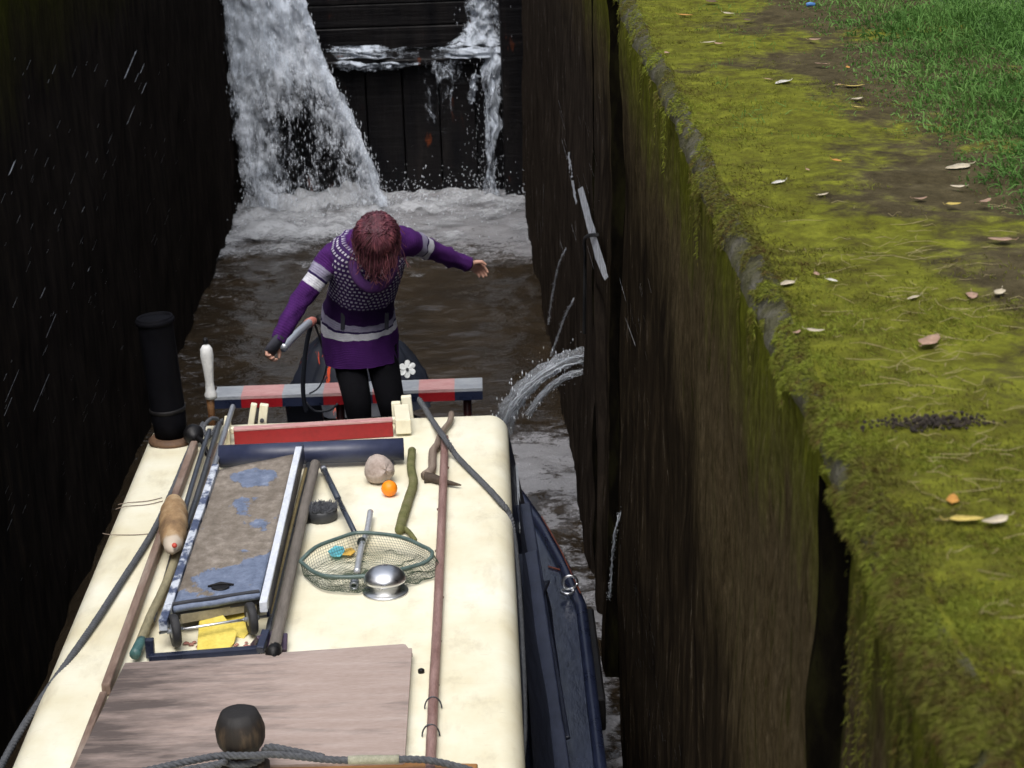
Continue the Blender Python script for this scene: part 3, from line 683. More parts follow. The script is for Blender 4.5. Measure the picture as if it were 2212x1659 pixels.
boat = empty('narrowboat', (XC, 7.0, 0), 'cream roofed narrowboat with dark blue hull floating in the lock', 'narrowboat')
hw = .37-XC
def outline(s=1.0, grow=0):
    r = [(XC+(hw+grow), 2.0), (XC+(hw+grow), 9.9)]
    for x, y in ((.31,10.4),(.22,10.95),(.10,11.5),(-.08,12.1),(-.30,12.6),(-.58,12.95)): r.append((x+grow, y+grow))
    return r+[(XC, 13.05+grow)]+[(2*XC-x, y) for x, y in r[::-1]]
b = MB(); b.prism(outline(), -.25, .63); b.build('hull', M_hull, boat, bevel=.02)
b = MB(); o_ = outline(); 
for side in (o_[:9], [(2*XC-x, y) for x, y in o_[:9]]):
    b = MB(); b.tube([(x, y, .645) for x, y in side], .022, 6, ry=.03); b.build('rubbing_rail', M_navy, boat, True)
M_rse = simple('orange_rust', (.08, .018, .010), (.16, .035, .015), 20, .8)
b = MB(); b.tube([(.372, 10.0, .675),(.30, 10.55, .675),(.215, 11.05, .675)], .0035, 6); b.build('rust_edge', M_rse, boat)
b = MB(); b.tube([(.23, 10.45, .636),(.33, 10.36, .636)], .005, 6)
b.build('rust_edge', M_rse, boat)
b = MB(); b.bar((.405, 9.9, .56), (.405, 8.9, .56), .05, .16); b.build('rubbing_strake', M_black, boat, bevel=.01)
b = MB(); b.tube([(.325+.035*math.cos(t), 10.08, .70+.035*math.sin(t)) for t in np.linspace(0, 6.2, 18)], .008, 6); b.build('mooring_ring', M_chrome, boat, True)
b = MB(); b.tube([(.31+.03*math.cos(t), 10.05+.03*math.sin(t), .665) for t in np.linspace(0, 6.2, 18)], .008, 6)
b.build('mooring_ring', M_chrome, boat, True)
# cabin: profile from gunwale up and over
def cabin_profile(sx):
    pr = [(.19, .63), (.05, 1.40)]
    for a in np.linspace(0, math.pi/2, 9): pr.append((.05-.085*(1-math.cos(a)), 1.415+.085*math.sin(a)))
    return [(x if sx > 0 else 2*XC-x, z) for x, z in pr]
YE = 10.36
pr = cabin_profile(1); pl = cabin_profile(-1)
b = MB()
for p, s in ((pr[:2], 1), (pl[:2], -1)):
    i = [b.vert((p[0][0], 2.0, p[0][1])), b.vert((p[0][0], YE, p[0][1])), b.vert((p[1][0], YE, p[1][1])), b.vert((p[1][0], 2.0, p[1][1]))]; b.face(i if s > 0 else i[::-1])
i = [b.vert((pr[0][0], YE, .63)), b.vert((pl[0][0], YE, .63)), b.vert((pl[1][0], YE, 1.40)), b.vert((pr[1][0], YE, 1.40))]; b.face(i)
b.build('cabin_side', M_navy, boat)
# roof with rounded shoulders and slightly soft far corners
top = [(x, z) for x, z in pr[1:]]+[(x, z) for x, z in pl[1:]][::-1]
b = MB(); yy = list(np.linspace(2, YE-.06, 40))+[YE-.03, YE-.008, YE]
sh = [0]*40+[.008, .028, .07]; rows_ = []
for y, s in zip(yy, sh): rows_.append([b.vert((x+(XC-x)*s*1.0*min(1, abs(x-XC)), y, z-(s*.55 if z > 1.45 else 0))) for x, z in top])
for k in range(len(rows_)-1):
    for j in range(len(top)-1): b.face((rows_[k][j], rows_[k][j+1], rows_[k+1][j+1], rows_[k+1][j])[::-1])
b.face(rows_[-1]); roof = b.build('roof', M_cream, boat, True)
es = roof.modifiers.new('edges', 'EDGE_SPLIT'); es.split_angle = math.radians(50)
# dark cloths folded along the cabin side
M_strp = simple('blue_grey_webbing', (.006,.008,.018), (.016,.021,.042), 9, .4, (1,1,1), .2, .006)
M_canv = simple('dark_blue_canvas', (.007,.009,.019), (.018,.024,.048), 7, .45, (1,1,1), .3, .01)
def side_cloth(y0, y1, zt, zb, seed, lean):
    nu, nv = 90, 24; Y, T = np.meshgrid(np.linspace(y0, y1, nu), np.linspace(0, 1, nv), indexing='ij')
    Z = zt+(zb-zt)*T; Xs = .05+(.19-.05)*(1.40-Z)/.77+.012
    f = np.sin(Y*2.1+T*lean+seed)+.4*np.sin(Y*5-T*lean*1.2+seed*2); Xs = Xs+(.008+.022*T)*f*.6+.02*T+.010
    return raw('side_cloth', np.stack([Xs, Y, Z], -1).reshape(-1, 3), gridf(nu, nv), M_canv, tuple(boat.location), True)
o = side_cloth(3, 9.6, 1.36, .72, 1.2, 6); o.parent = boat; o.location = (0,0,0)
b = MB()
for (a0, z0, a1, z1, wd) in ((9.9,.78,8.9,1.15,.05),(9.6,1.30,8.2,.80,.07),(9.0,1.30,7.0,.80,.10)):
    b = MB(); b.bar((.05+.14*(1.4-z0)/.77+.035, a0, z0), (.05+.14*(1.4-z1)/.77+.055, a1, z1), .018, wd, (1,0,0.2)); b.build('cloth_strap', M_strp, boat, bevel=.006)
b = MB(); b.bar((.085, 10.25, 1.25), (.085, 9.4, 1.25), .012, .02); b.build('side_trim', M_grey, boat)
# handrails along the roof
def rail(pts, z, wd, th, name='handrail'):
    b = MB(); p = [P(a, c, z=z) for a, c in pts]
    for k in range(len(p)-1): b.bar(p[k], p[k+1], wd, th)
    return b.build(name, M_rust, boat, bevel=.008)
rail([(420,962),(229,1490)], ZR+.03, .034, .05); rail([(224,1500),(150,1690)], ZR+.02, .028, .03)
# mushroom vent
vc = P(833, 1279, z=ZR)
b = MB(); b.lathe([(.0,0),(.092,0),(.092,.006),(.088,.010),(.062,.011),(.060,.052),(.0,.052)], vc, 36); vt = b.build('mushroom_vent', M_chrome, boat, True)
b = MB(); b.lathe([(0,.045),(.074,.045),(.084,.052),(.085,.060),(.078,.076),(.060,.094),(.034,.106),(.012,.109),(0,.1095)], vc, 40); b.build('vent_dome', M_chrome, vt, True)
# chimney: flared foot, stack, rim, side lug
cc = P(372, 953, z=ZR)
b = MB(); b.lathe([(.0,0),(.112,0),(.112,.014),(.095,.03),(.0,.03)], cc, 28); ch = b.build('chimney_collar', simple('rusty_collar', (.05,.025,.014), (.15,.08,.04), 15, .7), boat, True)
lean = (-.055, .0, 1); 
b = MB(); b.lathe([(.078,.03),(.080,.10),(.083,.14),(.083,.60),(.086,.61),(.086,.625),(.076,.625),(.074,.3),(.0,.3)], cc, 32, lean); st = b.build('chimney', simple('black_stack', (.0025,.0025,.0035), (.005,.005,.007), 7, .7, spec=.06), boat, True)
b = MB(); b.lathe([(.087,.592),(.093,.596),(.093,.612),(.087,.616)], cc, 32, lean); b.build('rim_band', st.data.materials[0], st, True)
b = MB(); b.lathe([(.084,.155),(.088,.158),(.088,.172),(.084,.175)], cc, 32, lean); b.build('rim_band', M_black, st, True)
b = MB(); c2 = P(418, 938, z=ZR+.06); b.lathe([(0,-.035),(.04,-.03),(.05,0),(.04,.03),(0,.035)], c2, 16, (.3,-1,.2)); b.tube([c2, c2+Vector((.05,-.06,-.02)), c2+Vector((.08,-.16,-.05))], .012, 8); b.build('chimney_plug', M_black, boat, True)
# white turned grip on a lever by the chimney
lc = P(456, 885, y=10.5)
b = MB(); b.tube([lc-Vector((0,0,.3)), lc, lc+Vector((0,0,.09))], [.018,.018,.022], 10); lv = b.build('control_lever', simple('varnished_brown', (.12,.05,.02), (.3,.16,.07), 20, .4), boat, True)
g0 = P(456, 860, y=10.5); H = P(452, 742, y=10.5).z-g0.z
b = MB(); b.lathe([(0,0),(.030,0),(.032,.02*H/.3),(.024,.04),(.021,.30*H),(.026,.55*H),(.033,.78*H),(.030,.90*H),(.018,.97*H),(.0,H)], g0, 20, (-.02,0,1)); b.build('lever_grip', simple('chalky_white_paint', (.55,.55,.54), (.72,.72,.70), 14, .5), lv, True)
b = MB(); b.lathe([(0,H),(.012,H),(.013,H+.02),(.006,H+.03),(0,H+.03)], g0, 12, (-.02,0,1)); b.build('lever_ferrule', M_black, lv, True)
# hatch at the stern end: raised red slide, cream coaming, navy roll in front
hz = ZR+.005
a0, a1 = P(507, 964, z=hz), P(850, 943, z=hz)
hy = (a1-a0).normalized(); back = Vector((-hy.y, hy.x, 0))
b = MB(); b.bar(a0+Vector((0,0,.035))+back*.02, a1+Vector((0,0,.035))+back*.02, .03, .075); b.build('hatch_front', M_red, boat, bevel=.003)
b = MB(); t0, t1 = a0+Vector((0,0,.078))+back*.025, a1+Vector((0,0,.078))+back*.025; b.bar(t0, t1, .045, .012); b.build('hatch_lid', M_pink, boat, bevel=.003)
b = MB(); c0, c1 = P(498, 930, y=a0.y+.075), P(872, 907, y=a1.y+.075); b.bar(c0, c1, .03, .032); b.build('hatch_coaming', M_cream, boat, bevel=.006)
b = MB(); b.bar(a0-hy*.035+Vector((0,0,.04)), a0-hy*.035+back*.22+Vector((0,0,.04)), .03, .09); b.build('hatch_coaming', M_cream, boat, bevel=.006)
b = MB(); b.bar(a1+hy*.05+Vector((0,0,.045))+back*.0, a1+hy*.05+back*.24+Vector((0,0,.045)), .075, .075)
b.build('hatch_coaming', M_cream, boat, bevel=.006)
r0, r1 = P(474, 986, z=ZR+.07), P(872, 970, z=ZR+.07)
b = MB(); b.tube([r0, r0*.66+r1*.34, r0*.33+r1*.67, r1], .052, 18, ry=.052); b.build('padded_bar', simple('navy_padded_vinyl', (.022,.028,.062), (.035,.042,.085), 6, .45), boat, True)
b = MB(); b.box(r0+(r1-r0)*.08-Vector((0,0,.045)), (.04,.05,.06)); b.build('bar_support', M_navy, boat)
b = MB(); b.box(r0+(r1-r0)*.92-Vector((0,0,.045)), (.04,.05,.06)); b.build('bar_support', M_navy, boat)
for (a, c, d_, e, wd) in ((541,924,549,872,.03),(566,920,571,873,.042),(858,908,855,868,.045),(884,912,877,855,.05)):
    b = MB(); p0 = P(a, c, y=10.42); p1 = P(d_, e, y=10.42); b.bar(p0, p1, wd, .035, (0,1,0)); b.build('hatch_runner', M_cream, boat, bevel=.004)
b = MB(); p = P(566, 908, y=10.395); b.lathe([(0,0),(.011,0),(.011,.008),(0,.01)], p, 10, (0,-1,0)); b.build('bolt', M_dark, boat)
b = MB(); p = P(880, 898, y=10.395); b.lathe([(0,0),(.011,0),(.011,.008),(0,.01)], p, 10, (0,-1,0)); b.build('bolt', M_dark, boat)
b = MB(); p = P(910, 1453, z=ZR); b.lathe([(0,0),(.012,0),(.012,.012),(.006,.016),(0,.016)], p, 12); b.build('roof_stud', M_black, boat, True)
# stern beam, painted in bands, on two posts
yb = 12.3; e0, e1 = P(466, 852, y=yb), P(1042, 832, y=yb); tot = e1-e0
b = MB(); px0, px1 = 466, 1042
segs = [(466,524,0),(524,612,1),(612,700,0),(700,760,1),(760,806,0),(806,862,1),(862,905,0),(905,982,1),(982,1042,0)]
for x0, x1, c in segs:
    q0 = e0+tot*((x0-px0)/(px1-px0)); q1 = e0+tot*((x1-px0)/(px1-px0)); q = (q0+q1)/2; L = (q1-q0).length
    b.cur = 2 if c else 0; b.box(q-Vector((0,0,.03)), (L, .20, .052), (tot.normalized(), Vector((0,1,0)), Vector((0,0,1))))
    b.cur = 3 if c else 1; b.box(q+Vector((0,0,.006)), (L, .20, .018), (tot.normalized(), Vector((0,1,0)), Vector((0,0,1))))
b.build('stern_beam', [M_navy, M_grey, M_red, M_pink], boat)
M_dpost = simple('dark_red_post', (.04,.006,.006), (.09,.015,.015), 10, .5)
for a in (735, 838, 1010): b = MB(); q = P(a, 880, y=yb+.02); b.tube([(q.x, q.y, .62), (q.x, q.y, e0.z-.05)], .025, 8); b.build('beam_post', M_dpost, boat, True)
# tiller
b = MB(); b.tube(smooth([P(612,752,y=11.35), P(640,722,y=11.55), P(668,697,y=11.8)]), [.022]*0 or .023, 12); tl = b.build('tiller', MT('galvanised_tube').done((.50,.53,.58), .35, .6), boat, True)
b = MB(); b.lathe([(.0,0),(.025,0),(.028,.03),(.026,.07),(.016,.10),(0,.105)], P(664,700,y=11.78), 14, P(692,684,y=11.95)-P(664,700,y=11.78)); b.build('tiller_grip', simple('pinkish_red_grip', (.42,.12,.09), (.55,.22,.17), 14, .5), tl, True)
b = MB(); b.tube(smooth([P(690,690,y=11.9), P(725,700,y=12.1), P(752,740,y=12.5), P(760,800,y=12.7), (P(760,800,y=12.7).x, 12.75, .6)]), .03, 10); b.build('swan_neck', M_black, boat, True)
# front end of the roof: wooden edge
b = MB(); b.bar(P(300,1655,z=ZR+.02), P(1030,1668,z=ZR+.02), .07, .03); b.build('wooden_edge', simple('orange_brown_wood', (.22,.09,.025), (.38,.19,.06), 6, .55, (.4,6,6)), boat, bevel=.005)
# ------------------------------------------------------------------ things lying on the roof
def stick(name, pts, z, r, mat, label, cat, seg=9, wob=.12, group=None, parent=None, sm=True):
    b = MB(); p = [P(a, c, z=z if not isinstance(z, (list, tuple)) else z[k]) for k, (a, c) in enumerate(pts)]
    p = smooth(p, .03); R = r if not isinstance(r, (list, tuple)) else [np.interp(k/(len(p)-1), np.linspace(0,1,len(r)), r) for k in range(len(p))]
    if not isinstance(R, list): R = [R*(1+wob*random.uniform(-.5,.5)) for _ in p]
    b.tube(p, R, seg, wob=wob*.5); o = b.build(name, mat, parent, sm)
    return tag(o, label, cat, group) if parent is None else o
# plywood sheet
M_ply = MT('weathered_plywood'); n1 = M_ply.noise(1, 7, (2.2, 18, 1), .65); n2 = M_ply.noise(2.6, 6, (1.0, 4.5, 1), .65); n3 = M_ply.noise(6, 6, (5, 40, 1))
X_ = M_ply.xyz('Object')
c = M_ply.ramp(n1, [(.28, (.27,.205,.175)), (.5, (.345,.272,.24)), (.7, (.43,.36,.325))]); c = M_ply.mix(.3, c, M_ply.ramp(n3, [(.3,(.26,.18,.14)),(.7,(.55,.45,.40))]))
st = M_ply.rng(M_ply.math('ADD', n2, M_ply.math('ADD', M_ply.rng(X_[0], -.62, .25, .36, -.10), M_ply.math('MULTIPLY', M_ply.math('SUBTRACT', n1, .5), .8))), .46, .84)
c = M_ply.mix(M_ply.math('MULTIPLY', st, .85), c, (.045, .036, .034))
M_ply = M_ply.done(c, .75, 0, M_ply.bump(n1, .25, .004), .25)
zp = ZR+.045
b = MB(); b.slab([P(870,1646,z=zp), P(876,1410,z=zp), P(891,1411,z=zp), P(876,1392,z=zp), P(870,1391,z=zp), P(700,1403,z=zp), P(440,1421,z=zp), P(270,1432,z=zp), P(158,1662,z=zp)][::-1] , .016)
b.slab([P(890,1400,z=zp-.001), P(874,1645,z=zp-.001), P(860,1646,z=zp-.001), P(872,1400,z=zp-.001)][::-1], .014)
o = b.build('plywood_sheet', M_ply); tag(o, 'weathered pinkish plywood sheet with dark stains lying across the near roof', 'plywood sheet')
for a in (300, 800): b = MB(); p0 = P(a-10, 1640, z=ZR+.014); p1 = P(a+15, 1440, z=ZR+.014); b.bar(p0, p1, .04, .028); b.build('batten', M_bark, o)
# bollard post with rope
pc = P(523, 1624, y=6.60)
b = MB(); zt = P(523, 1533, y=6.6).z-pc.z
b.lathe([(0,-.55),(.085,-.55),(.088,-.10),(.090,-.05),(.078,-.035),(.058,-.02),(.056,.0),(.060,.015),(.074,.03),(.081,.05),(.083,.085),(.078,.10),(.074,.115),(.060,.145),(.038,zt-.006),(.0,zt)], pc, 18)
b.v = [(pc.x+(x-pc.x)*(1+.05*mnoise.noise(Vector((x*14, y*14, z*6)))), pc.y+(y-pc.y)*(1+.05*mnoise.noise(Vector((x*14+5, y*14, z*6)))), z+.004*mnoise.noise(Vector((x*20, y*20, z*20)))) for x, y, z in b.v]
M_post = MT('dark_post_wood'); n1 = M_post.noise(1, 6, (28, 28, 3)); Z_ = M_post.xyz()[2]; n2 = M_post.noise(9, 5)
cc_ = M_post.ramp(n1, [(.3,(.005,.0035,.0025)),(.52,(.016,.010,.006)),(.68,(.07,.046,.026))]); tp = M_post.rng(M_post.math('ADD', Z_, M_post.math('MULTIPLY', n2, .05)), .685, .705)
M_post = M_post.done(M_post.mix(tp, cc_, (.010,.0085,.008)), .7, 0, M_post.bump(n1, .4, .01))
tag(b.build('mooring_post', M_post, None, True), 'dark domed wooden post with a rope round its neck, in front of the plywood', 'post')
b = MB()
w_ = [Vector((pc.x+.070*math.cos(t), pc.y+.070*math.sin(t), pc.z-.004-.010*(t/6.28))) for t in np.linspace(-.3, 2*math.pi-.2, 26)]
b.rope([P(300,1668,y=6.5), P(400,1646,y=6.5), P(470,1633,y=6.52), P(505,1632,y=6.51), P(545,1632,y=6.51), P(600,1630,y=6.53), P(700,1640,y=6.55), P(760,1642,y=6.56), P(860,1640,y=6.56), P(930,1643,y=6.56), P(1010,1662,y=6.56), P(1050,1680,y=6.56)], .0125)
b.rope([P(300,1684,y=6.47), P(400,1664,y=6.47), P(480,1648,y=6.50)]+w_[14:]+[P(580,1614,y=6.57), P(640,1624,y=6.56), P(700,1636,y=6.56)], .0125)
rp = b.build('mooring_rope', M_rope, None, True); tag(rp, 'thick twisted grey rope wrapped round the domed post in the foreground', 'rope')
b = MB(); b.tube(smooth([P(752,1642,y=6.56), P(800,1641,y=6.56), P(862,1640,y=6.56)]), .0155, 10, wob=.15); b.build('taped_splice', simple('muddy_tape', (.20,.20,.13), (.38,.37,.28), 30, .8), rp, True)
# long ropes
def ropeobj(pts, r, label):
    b = MB(); b.rope(pts, r, .05, 6); o = b.build('rope', M_rope, None, True); return tag(o, label, 'rope')
zr = ZR+.016
side = lambda a, c, z: P(a, c, z=z)
ropeobj([P(905,862,y=10.43), P(918,882,z=zr+.02), P(936,912,z=zr), P(960,946,z=ZR+.085), P(985,983,z=zr+.01), P(1012,1012,z=zr), P(1050,1050,z=zr), P(1082,1085,z=zr), P(1100,1112,z=1.47), P(1110,1160,z=1.40), P(1117,1230,z=1.36), P(1124,1330,z=1.34), P(1129,1430,z=1.34), P(1131,1530,z=1.35), P(1130,1600,z=1.38), P(1122,1660,z=1.42), P(1100,1720,z=1.49)], .0145, 'grey rope running diagonally over the right of the roof and down its side')
ropeobj([P(440,915,z=zr+.03), P(418,955,z=zr), P(398,1000,z=zr), P(372,1062,z=zr), P(330,1150,z=zr), P(268,1248,z=zr), P(205,1345,z=zr), P(150,1425,z=1.5), P(100,1495,z=1.46), P(50,1570,z=1.42), P(10,1640,z=1.38), P(-40,1740,z=1.36)], .0145, 'dark grey rope along the left edge of the roof, slipping over the side')
for lb, p in zip(('upper one of two close strands of pale twine on the left side strip', 'lower one of two close strands of pale twine on the left side strip', 'single pale twine crossing the left side strip beside the fender'), ([(350,1075),(320,1082),(276,1086),(255,1090)], [(352,1082),(318,1090),(270,1094),(250,1100)], [(345,1150),(300,1155),(240,1155),(222,1152)])): b = MB(); b.tube(smooth([P(a, c, z=ZR+.004) for a, c in p]), .002, 5); tag(b.build('twine', M_bark), lb, 'twine')
# sticks
g_ = 'sticks and poles lying on the roof'
po = stick('wooden_pole', [(961,946),(957,1060),(951,1200),(945,1340),(938,1470),(934,1560),(928,1690)], ZR+.028, .0185, simple('red_brown_pole', (.17,.085,.07), (.33,.21,.185), 12, .55, (3,.6,3), .3), 'long reddish brown pole with knots running down the right of the roof', 'pole', 12, .04, g_)
M_knot = simple('knot_wood', (.10,.06,.04), (.2,.13,.1), 30, .7)
for (a, c) in ((959,1010),(955,1100),(951,1190),(947,1290),(942,1385),(937,1480)):
    b = MB(); q = P(a+random.choice((-1,1))*8, c, z=ZR+.028); b.lathe([(0,-.009),(.007,-.004),(.008,.002),(0,.008)], q, 7); b.build('knot', M_knot, po, True)
for (a, c) in ((936,1530),(931,1590)):
    b = MB(); q = P(a, c, z=ZR+.004); b.tube([q+Vector((.030*math.cos(t), 0, .044*math.sin(t))) for t in np.linspace(0, math.pi, 12)], .003, 5); b.build('staple', M_dark, po)
stick('mossy_stick', [(890,973),(888,1010),(893,1042),(884,1075),(872,1112),(863,1146)], ZR+.021, [.019,.020,.021,.021,.022,.021], simple('green_mossy_bark', (.06,.065,.012), (.15,.15,.05), 16, .85, (1,1,1), .5, .006, c=(.20,.18,.09)), 'short thick green mossy branch lying beside the coconut', 'stick', 10, .16, g_)
bo = [o for o in bpy.data.objects if o.name.startswith('mossy_stick')][0]
stick('side_twig', [(870,1138),(884,1150),(897,1166)], ZR+.018, [.012,.011,.009], bo.data.materials[0], '', '', 8, .1, None, bo)
tw = stick('twisted_stick', [(975,893),(972,910),(961,924),(951,942),(945,960),(936,972),(934,992),(934,1010),(928,1020),(920,1028)], [ZR+.03,ZR+.03,ZR+.028,ZR+.03,ZR+.028,ZR+.028,ZR+.026,ZR+.024,ZR+.022,ZR+.022], [.015,.014,.013,.017,.016,.018,.020,.020,.019,.026], M_bark, 'twisted grey brown stick with a knobbly root end, crossing under the long pole', 'stick', 10, .14, g_)
stick('root_spike', [(918,1032),(935,1033),(955,1040),(975,1044),(996,1048)], ZR+.020, [.030,.022,.016,.011,.003], simple('dark_root_wood', (.025,.018,.012), (.09,.06,.04), 16, .8, bump=.6), '', '', 9, .25, None, tw)
# coconut and ball
q = P(820, 1014, z=ZR+.064)
b = MB(); ax = Vector((.25,-.55,.15)); nlat = 26; prof = []
for k in range(nlat+1):
    t = math.pi*k/nlat; h = -math.cos(t); r = max(0.0, math.sin(t))**.95*(1-.12*h-.10*max(0,h)**3); prof.append((max(.0001, r*.066), h*.078))
b.lathe(prof, q, 36, ax); nv = Vector(ax).normalized()
for k, v in enumerate(b.v):
    d = Vector(v)-q; a = math.atan2(d.cross(nv).length, d.dot(nv)); u = nv.orthogonal().normalized(); ph = math.atan2(d.dot(nv.cross(u)), d.dot(u))
    f = 1+.05*math.cos(3*ph)-.10*math.exp(-((ph-1.2)/.10)**2)+.012*math.sin(11*ph+4*a)+.008*math.sin(23*ph); b.v[k] = tuple(q+d*f)
M_coco = simple('coconut_husk', (.25,.185,.15), (.46,.38,.33), 7, .85, (1,1,1), .6, .006, c=(.56,.49,.44), bscale=60)
tag(b.build('coconut', M_coco, None, True), 'whole pale brown coconut lying on the roof behind the orange ball', 'coconut')
q = P(841, 1055, z=ZR+.037); b = MB(); b.lathe([(max(.0001,.036*math.sin(math.pi*k/18)), -.036*math.cos(math.pi*k/18)) for k in range(19)], q, 28)
tag(b.build('ball', MT('orange_plastic').done((.95,.27,.010), .45, 0, None, .4), None, True), 'small bright orange ball on the cream roof in front of the coconut', 'ball')
# landing net
zn = ZR+.055
rim = [(649,1213),(682,1182),(739,1160),(770,1151),(809,1152),(866,1160),(911,1179),(934,1193),(922,1213),(866,1230),(792,1244),(725,1246),(682,1238)]
R3 = [P(a, c, z=zn+.03*(1 if c < 1200 else .3)) for a, c in rim]
net = empty('landing_net', P(790,1205,z=ZR), 'green rimmed fishing landing net with black handle lying on the roof', 'landing net')
loop = smooth(R3+[R3[0]], .03); b = MB(); b.tube(loop[:-1]+[loop[0]], .0085, 8, cap=False); b.build('net_ring', simple('grey_green_tube', (.05,.085,.075), (.11,.16,.145), 18, .4), net, True)
cen = sum(R3, Vector())/len(R3); Lp = smooth(R3+[R3[0]], .012)[:-1]; n = len(Lp)
b = MB(); rings = []; NR = 18
for k in range(NR+1):
    t = k/NR; s = 1.0-.75*max(0,(t-.35)/.65)**1.2+.06*math.sin(t*math.pi); z = max(.006, (1-t/.45)) ; ring = []
    for j in range(n):
        d = Lp[j]-cen; sh = Vector((.05, -.05, 0))*min(1, t*1.6)
        q = cen+Vector((d.x*s, d.y*s, 0))+sh; zz = ZR+.004+(Lp[j].z-ZR-.004)*max(0, 1-t/.4)+(.010+.012*vnoise(np.array([q.x*26]), np.array([q.y*26]), 301)[0] if t > .35 else 0)
        ring.append(b.vert((q.x, q.y, zz)))
    rings.append(ring)
for k in range(NR):
    for j in range(n): b.face((rings[k][j], rings[k][(j+1)%n], rings[k+1][(j+1)%n], rings[k+1][j]))
o = b.build('net_mesh', simple('green_net_cord', (.03,.05,.03), (.07,.095,.06), 20, .8), net); wm = o.modifiers.new('cords', 'WIREFRAME'); wm.thickness = .0019; wm.use_even_offset = False
b = MB(); h0, h1 = P(699,1013,z=ZR+.03), P(766,1150,z=zn+.03); hm = h0+(h1-h0)*.5; b.tube([h0, hm], .0135, 12); b.tube([hm, h1], .0115, 12)
hd = b.build('net_handle', simple('blue_black_handle', (.018,.024,.034), (.05,.062,.085), 10, .3), net, True)
b = MB(); d = (h1-h0).normalized(); b.tube([h0-d*.006, h0+d*.02], .016, 12); b.build('handle_cap', M_steelgrey, hd, True)
# pale inner tube
pt = P(800,1106,z=ZR+.035); pe = P(764,1267,z=ZR+.022); tp_ = empty('metal_tube', pe, 'short silvery tube lying through the landing net, open end towards the vent', 'tube')
b = MB(); b.tube(smooth([pt, P(793,1148,z=ZR+.032), P(781,1180,z=ZR+.028), P(771,1235,z=ZR+.024)]), .0135, 12); b.build('tube_shaft', simple('silvery_tube', (.45,.47,.50), (.65,.67,.70), 9, .35, met=.5), tp_, True)
b = MB(); d = (pe-P(771,1235,z=ZR+.024)).normalized(); q = pe-d*.055; b.lathe([(.0135,0),(.018,.004),(.018,.055),(.012,.055),(.011,.02),(0,.02)], q, 18, d); b.build('tube_socket', M_steelgrey, tp_, True)
b = MB(); b.lathe([(.016,-.014),(.019,-.01),(.019,.01),(.016,.014)], P(781,1171,z=ZR+.029), 12, d); b.build('tube_collar', M_dark, tp_, True)
def scrap(name, pts, col, label, cat):
    b = MB(); b.slab([P(a, c, z=ZR+.022) for a, c in pts][::-1], .006); o = b.build(name, simple(name+'_plastic', col, tuple(min(1,q*1.2) for q in col), 20, .5), bevel=.002); return tag(o, label, cat)
scrap('plastic_scrap', [(708,1190),(724,1178),(742,1180),(746,1192),(734,1201),(716,1200)], (.12,.48,.55), 'turquoise plastic scrap caught inside the landing net', 'scrap')
scrap('fallen_leaf', [(739,1197),(746,1185),(760,1182),(768,1190),(758,1198)], (.55,.34,.06), 'ochre leaf beside the turquoise scrap inside the landing net', 'leaf')
# scrubbing brush
q = P(696, 1122, z=ZR)
br = empty('scrubbing_brush', q, 'round dark grey brush with stiff bristles beside the thick grey pole', 'brush')
b = MB(); b.lathe([(0,.0),(.060,.0),(.068,.012),(.068,.045),(.060,.052),(0,.052)], q, 26); b.build('brush_body', simple('charcoal_plastic', (.016,.017,.019), (.04,.042,.046), 14, .5), br, True)
b = MB()
for k in range(700):
    a = random.uniform(0, 6.283); r = .064*math.sqrt(random.random()); p0 = q+Vector((r*math.cos(a), r*math.sin(a), .05)); b.tube([p0, p0+Vector((random.gauss(.004,.010), random.gauss(0,.010), random.uniform(.008,.018)))], [.0022,.0012], 4)
tag(b.build('bristles', simple('grey_bristle', (.03,.032,.036), (.10,.105,.12), 40, .8), br), kind='stuff')
b = MB(); b.tube([q+Vector((-.05,-.03,.02)), q+Vector((-.10,-.07,.018))], [.02,.014], 8); b.build('brush_socket', M_black, br, True)
# fender on the left rail
q0, q1 = P(377, 1078, z=ZR+.105), P(372, 1192, z=ZR+.105)
b = MB(); ax = q1-q0; L = ax.length; b.lathe([(0.0001,0)]+[(.060*min(1,math.sin(math.pi*t**.85)**.42), L*t) for t in np.linspace(.02,.98,26)]+[(.0001,L)], q0, 26, ax)
for k, v in enumerate(b.v): b.v[k] = (v[0]+.003*math.sin(v[1]*60), v[1], v[2]+.002*math.sin(v[1]*47))
M_fend = MT('tan_canvas_fender'); n1 = M_fend.noise(7, 6, (1,.6,1), .65); Yo = M_fend.xyz()[1]; n2 = M_fend.noise(16, 5)
c = M_fend.ramp(n1, [(.34,(.10,.055,.028)),(.5,(.29,.18,.085)),(.64,(.45,.32,.18))]); c = M_fend.mix(M_fend.rng(M_fend.math('ADD', Yo, M_fend.math('MULTIPLY', n2, .12)), .02-.19, -.14, 1, 0), c, (.50,.42,.33))
M_fend = M_fend.done(c, .75, 0, M_fend.bump(n1, .4, .006))
fo = tag(b.build('boat_fender', M_fend, None, True), 'fat tan fender with a pale end lying across the left handrail', 'fender')
b = MB(); b.lathe([(0,0),(.011,.0),(.010,.010),(0,.012)], q1+Vector((.012,-.002,.028)), 12, (0,-1,.5)); b.build('fender_bung', simple('red_bung', (.5,.05,.03), (.6,.12,.08), 20, .5), fo, True)
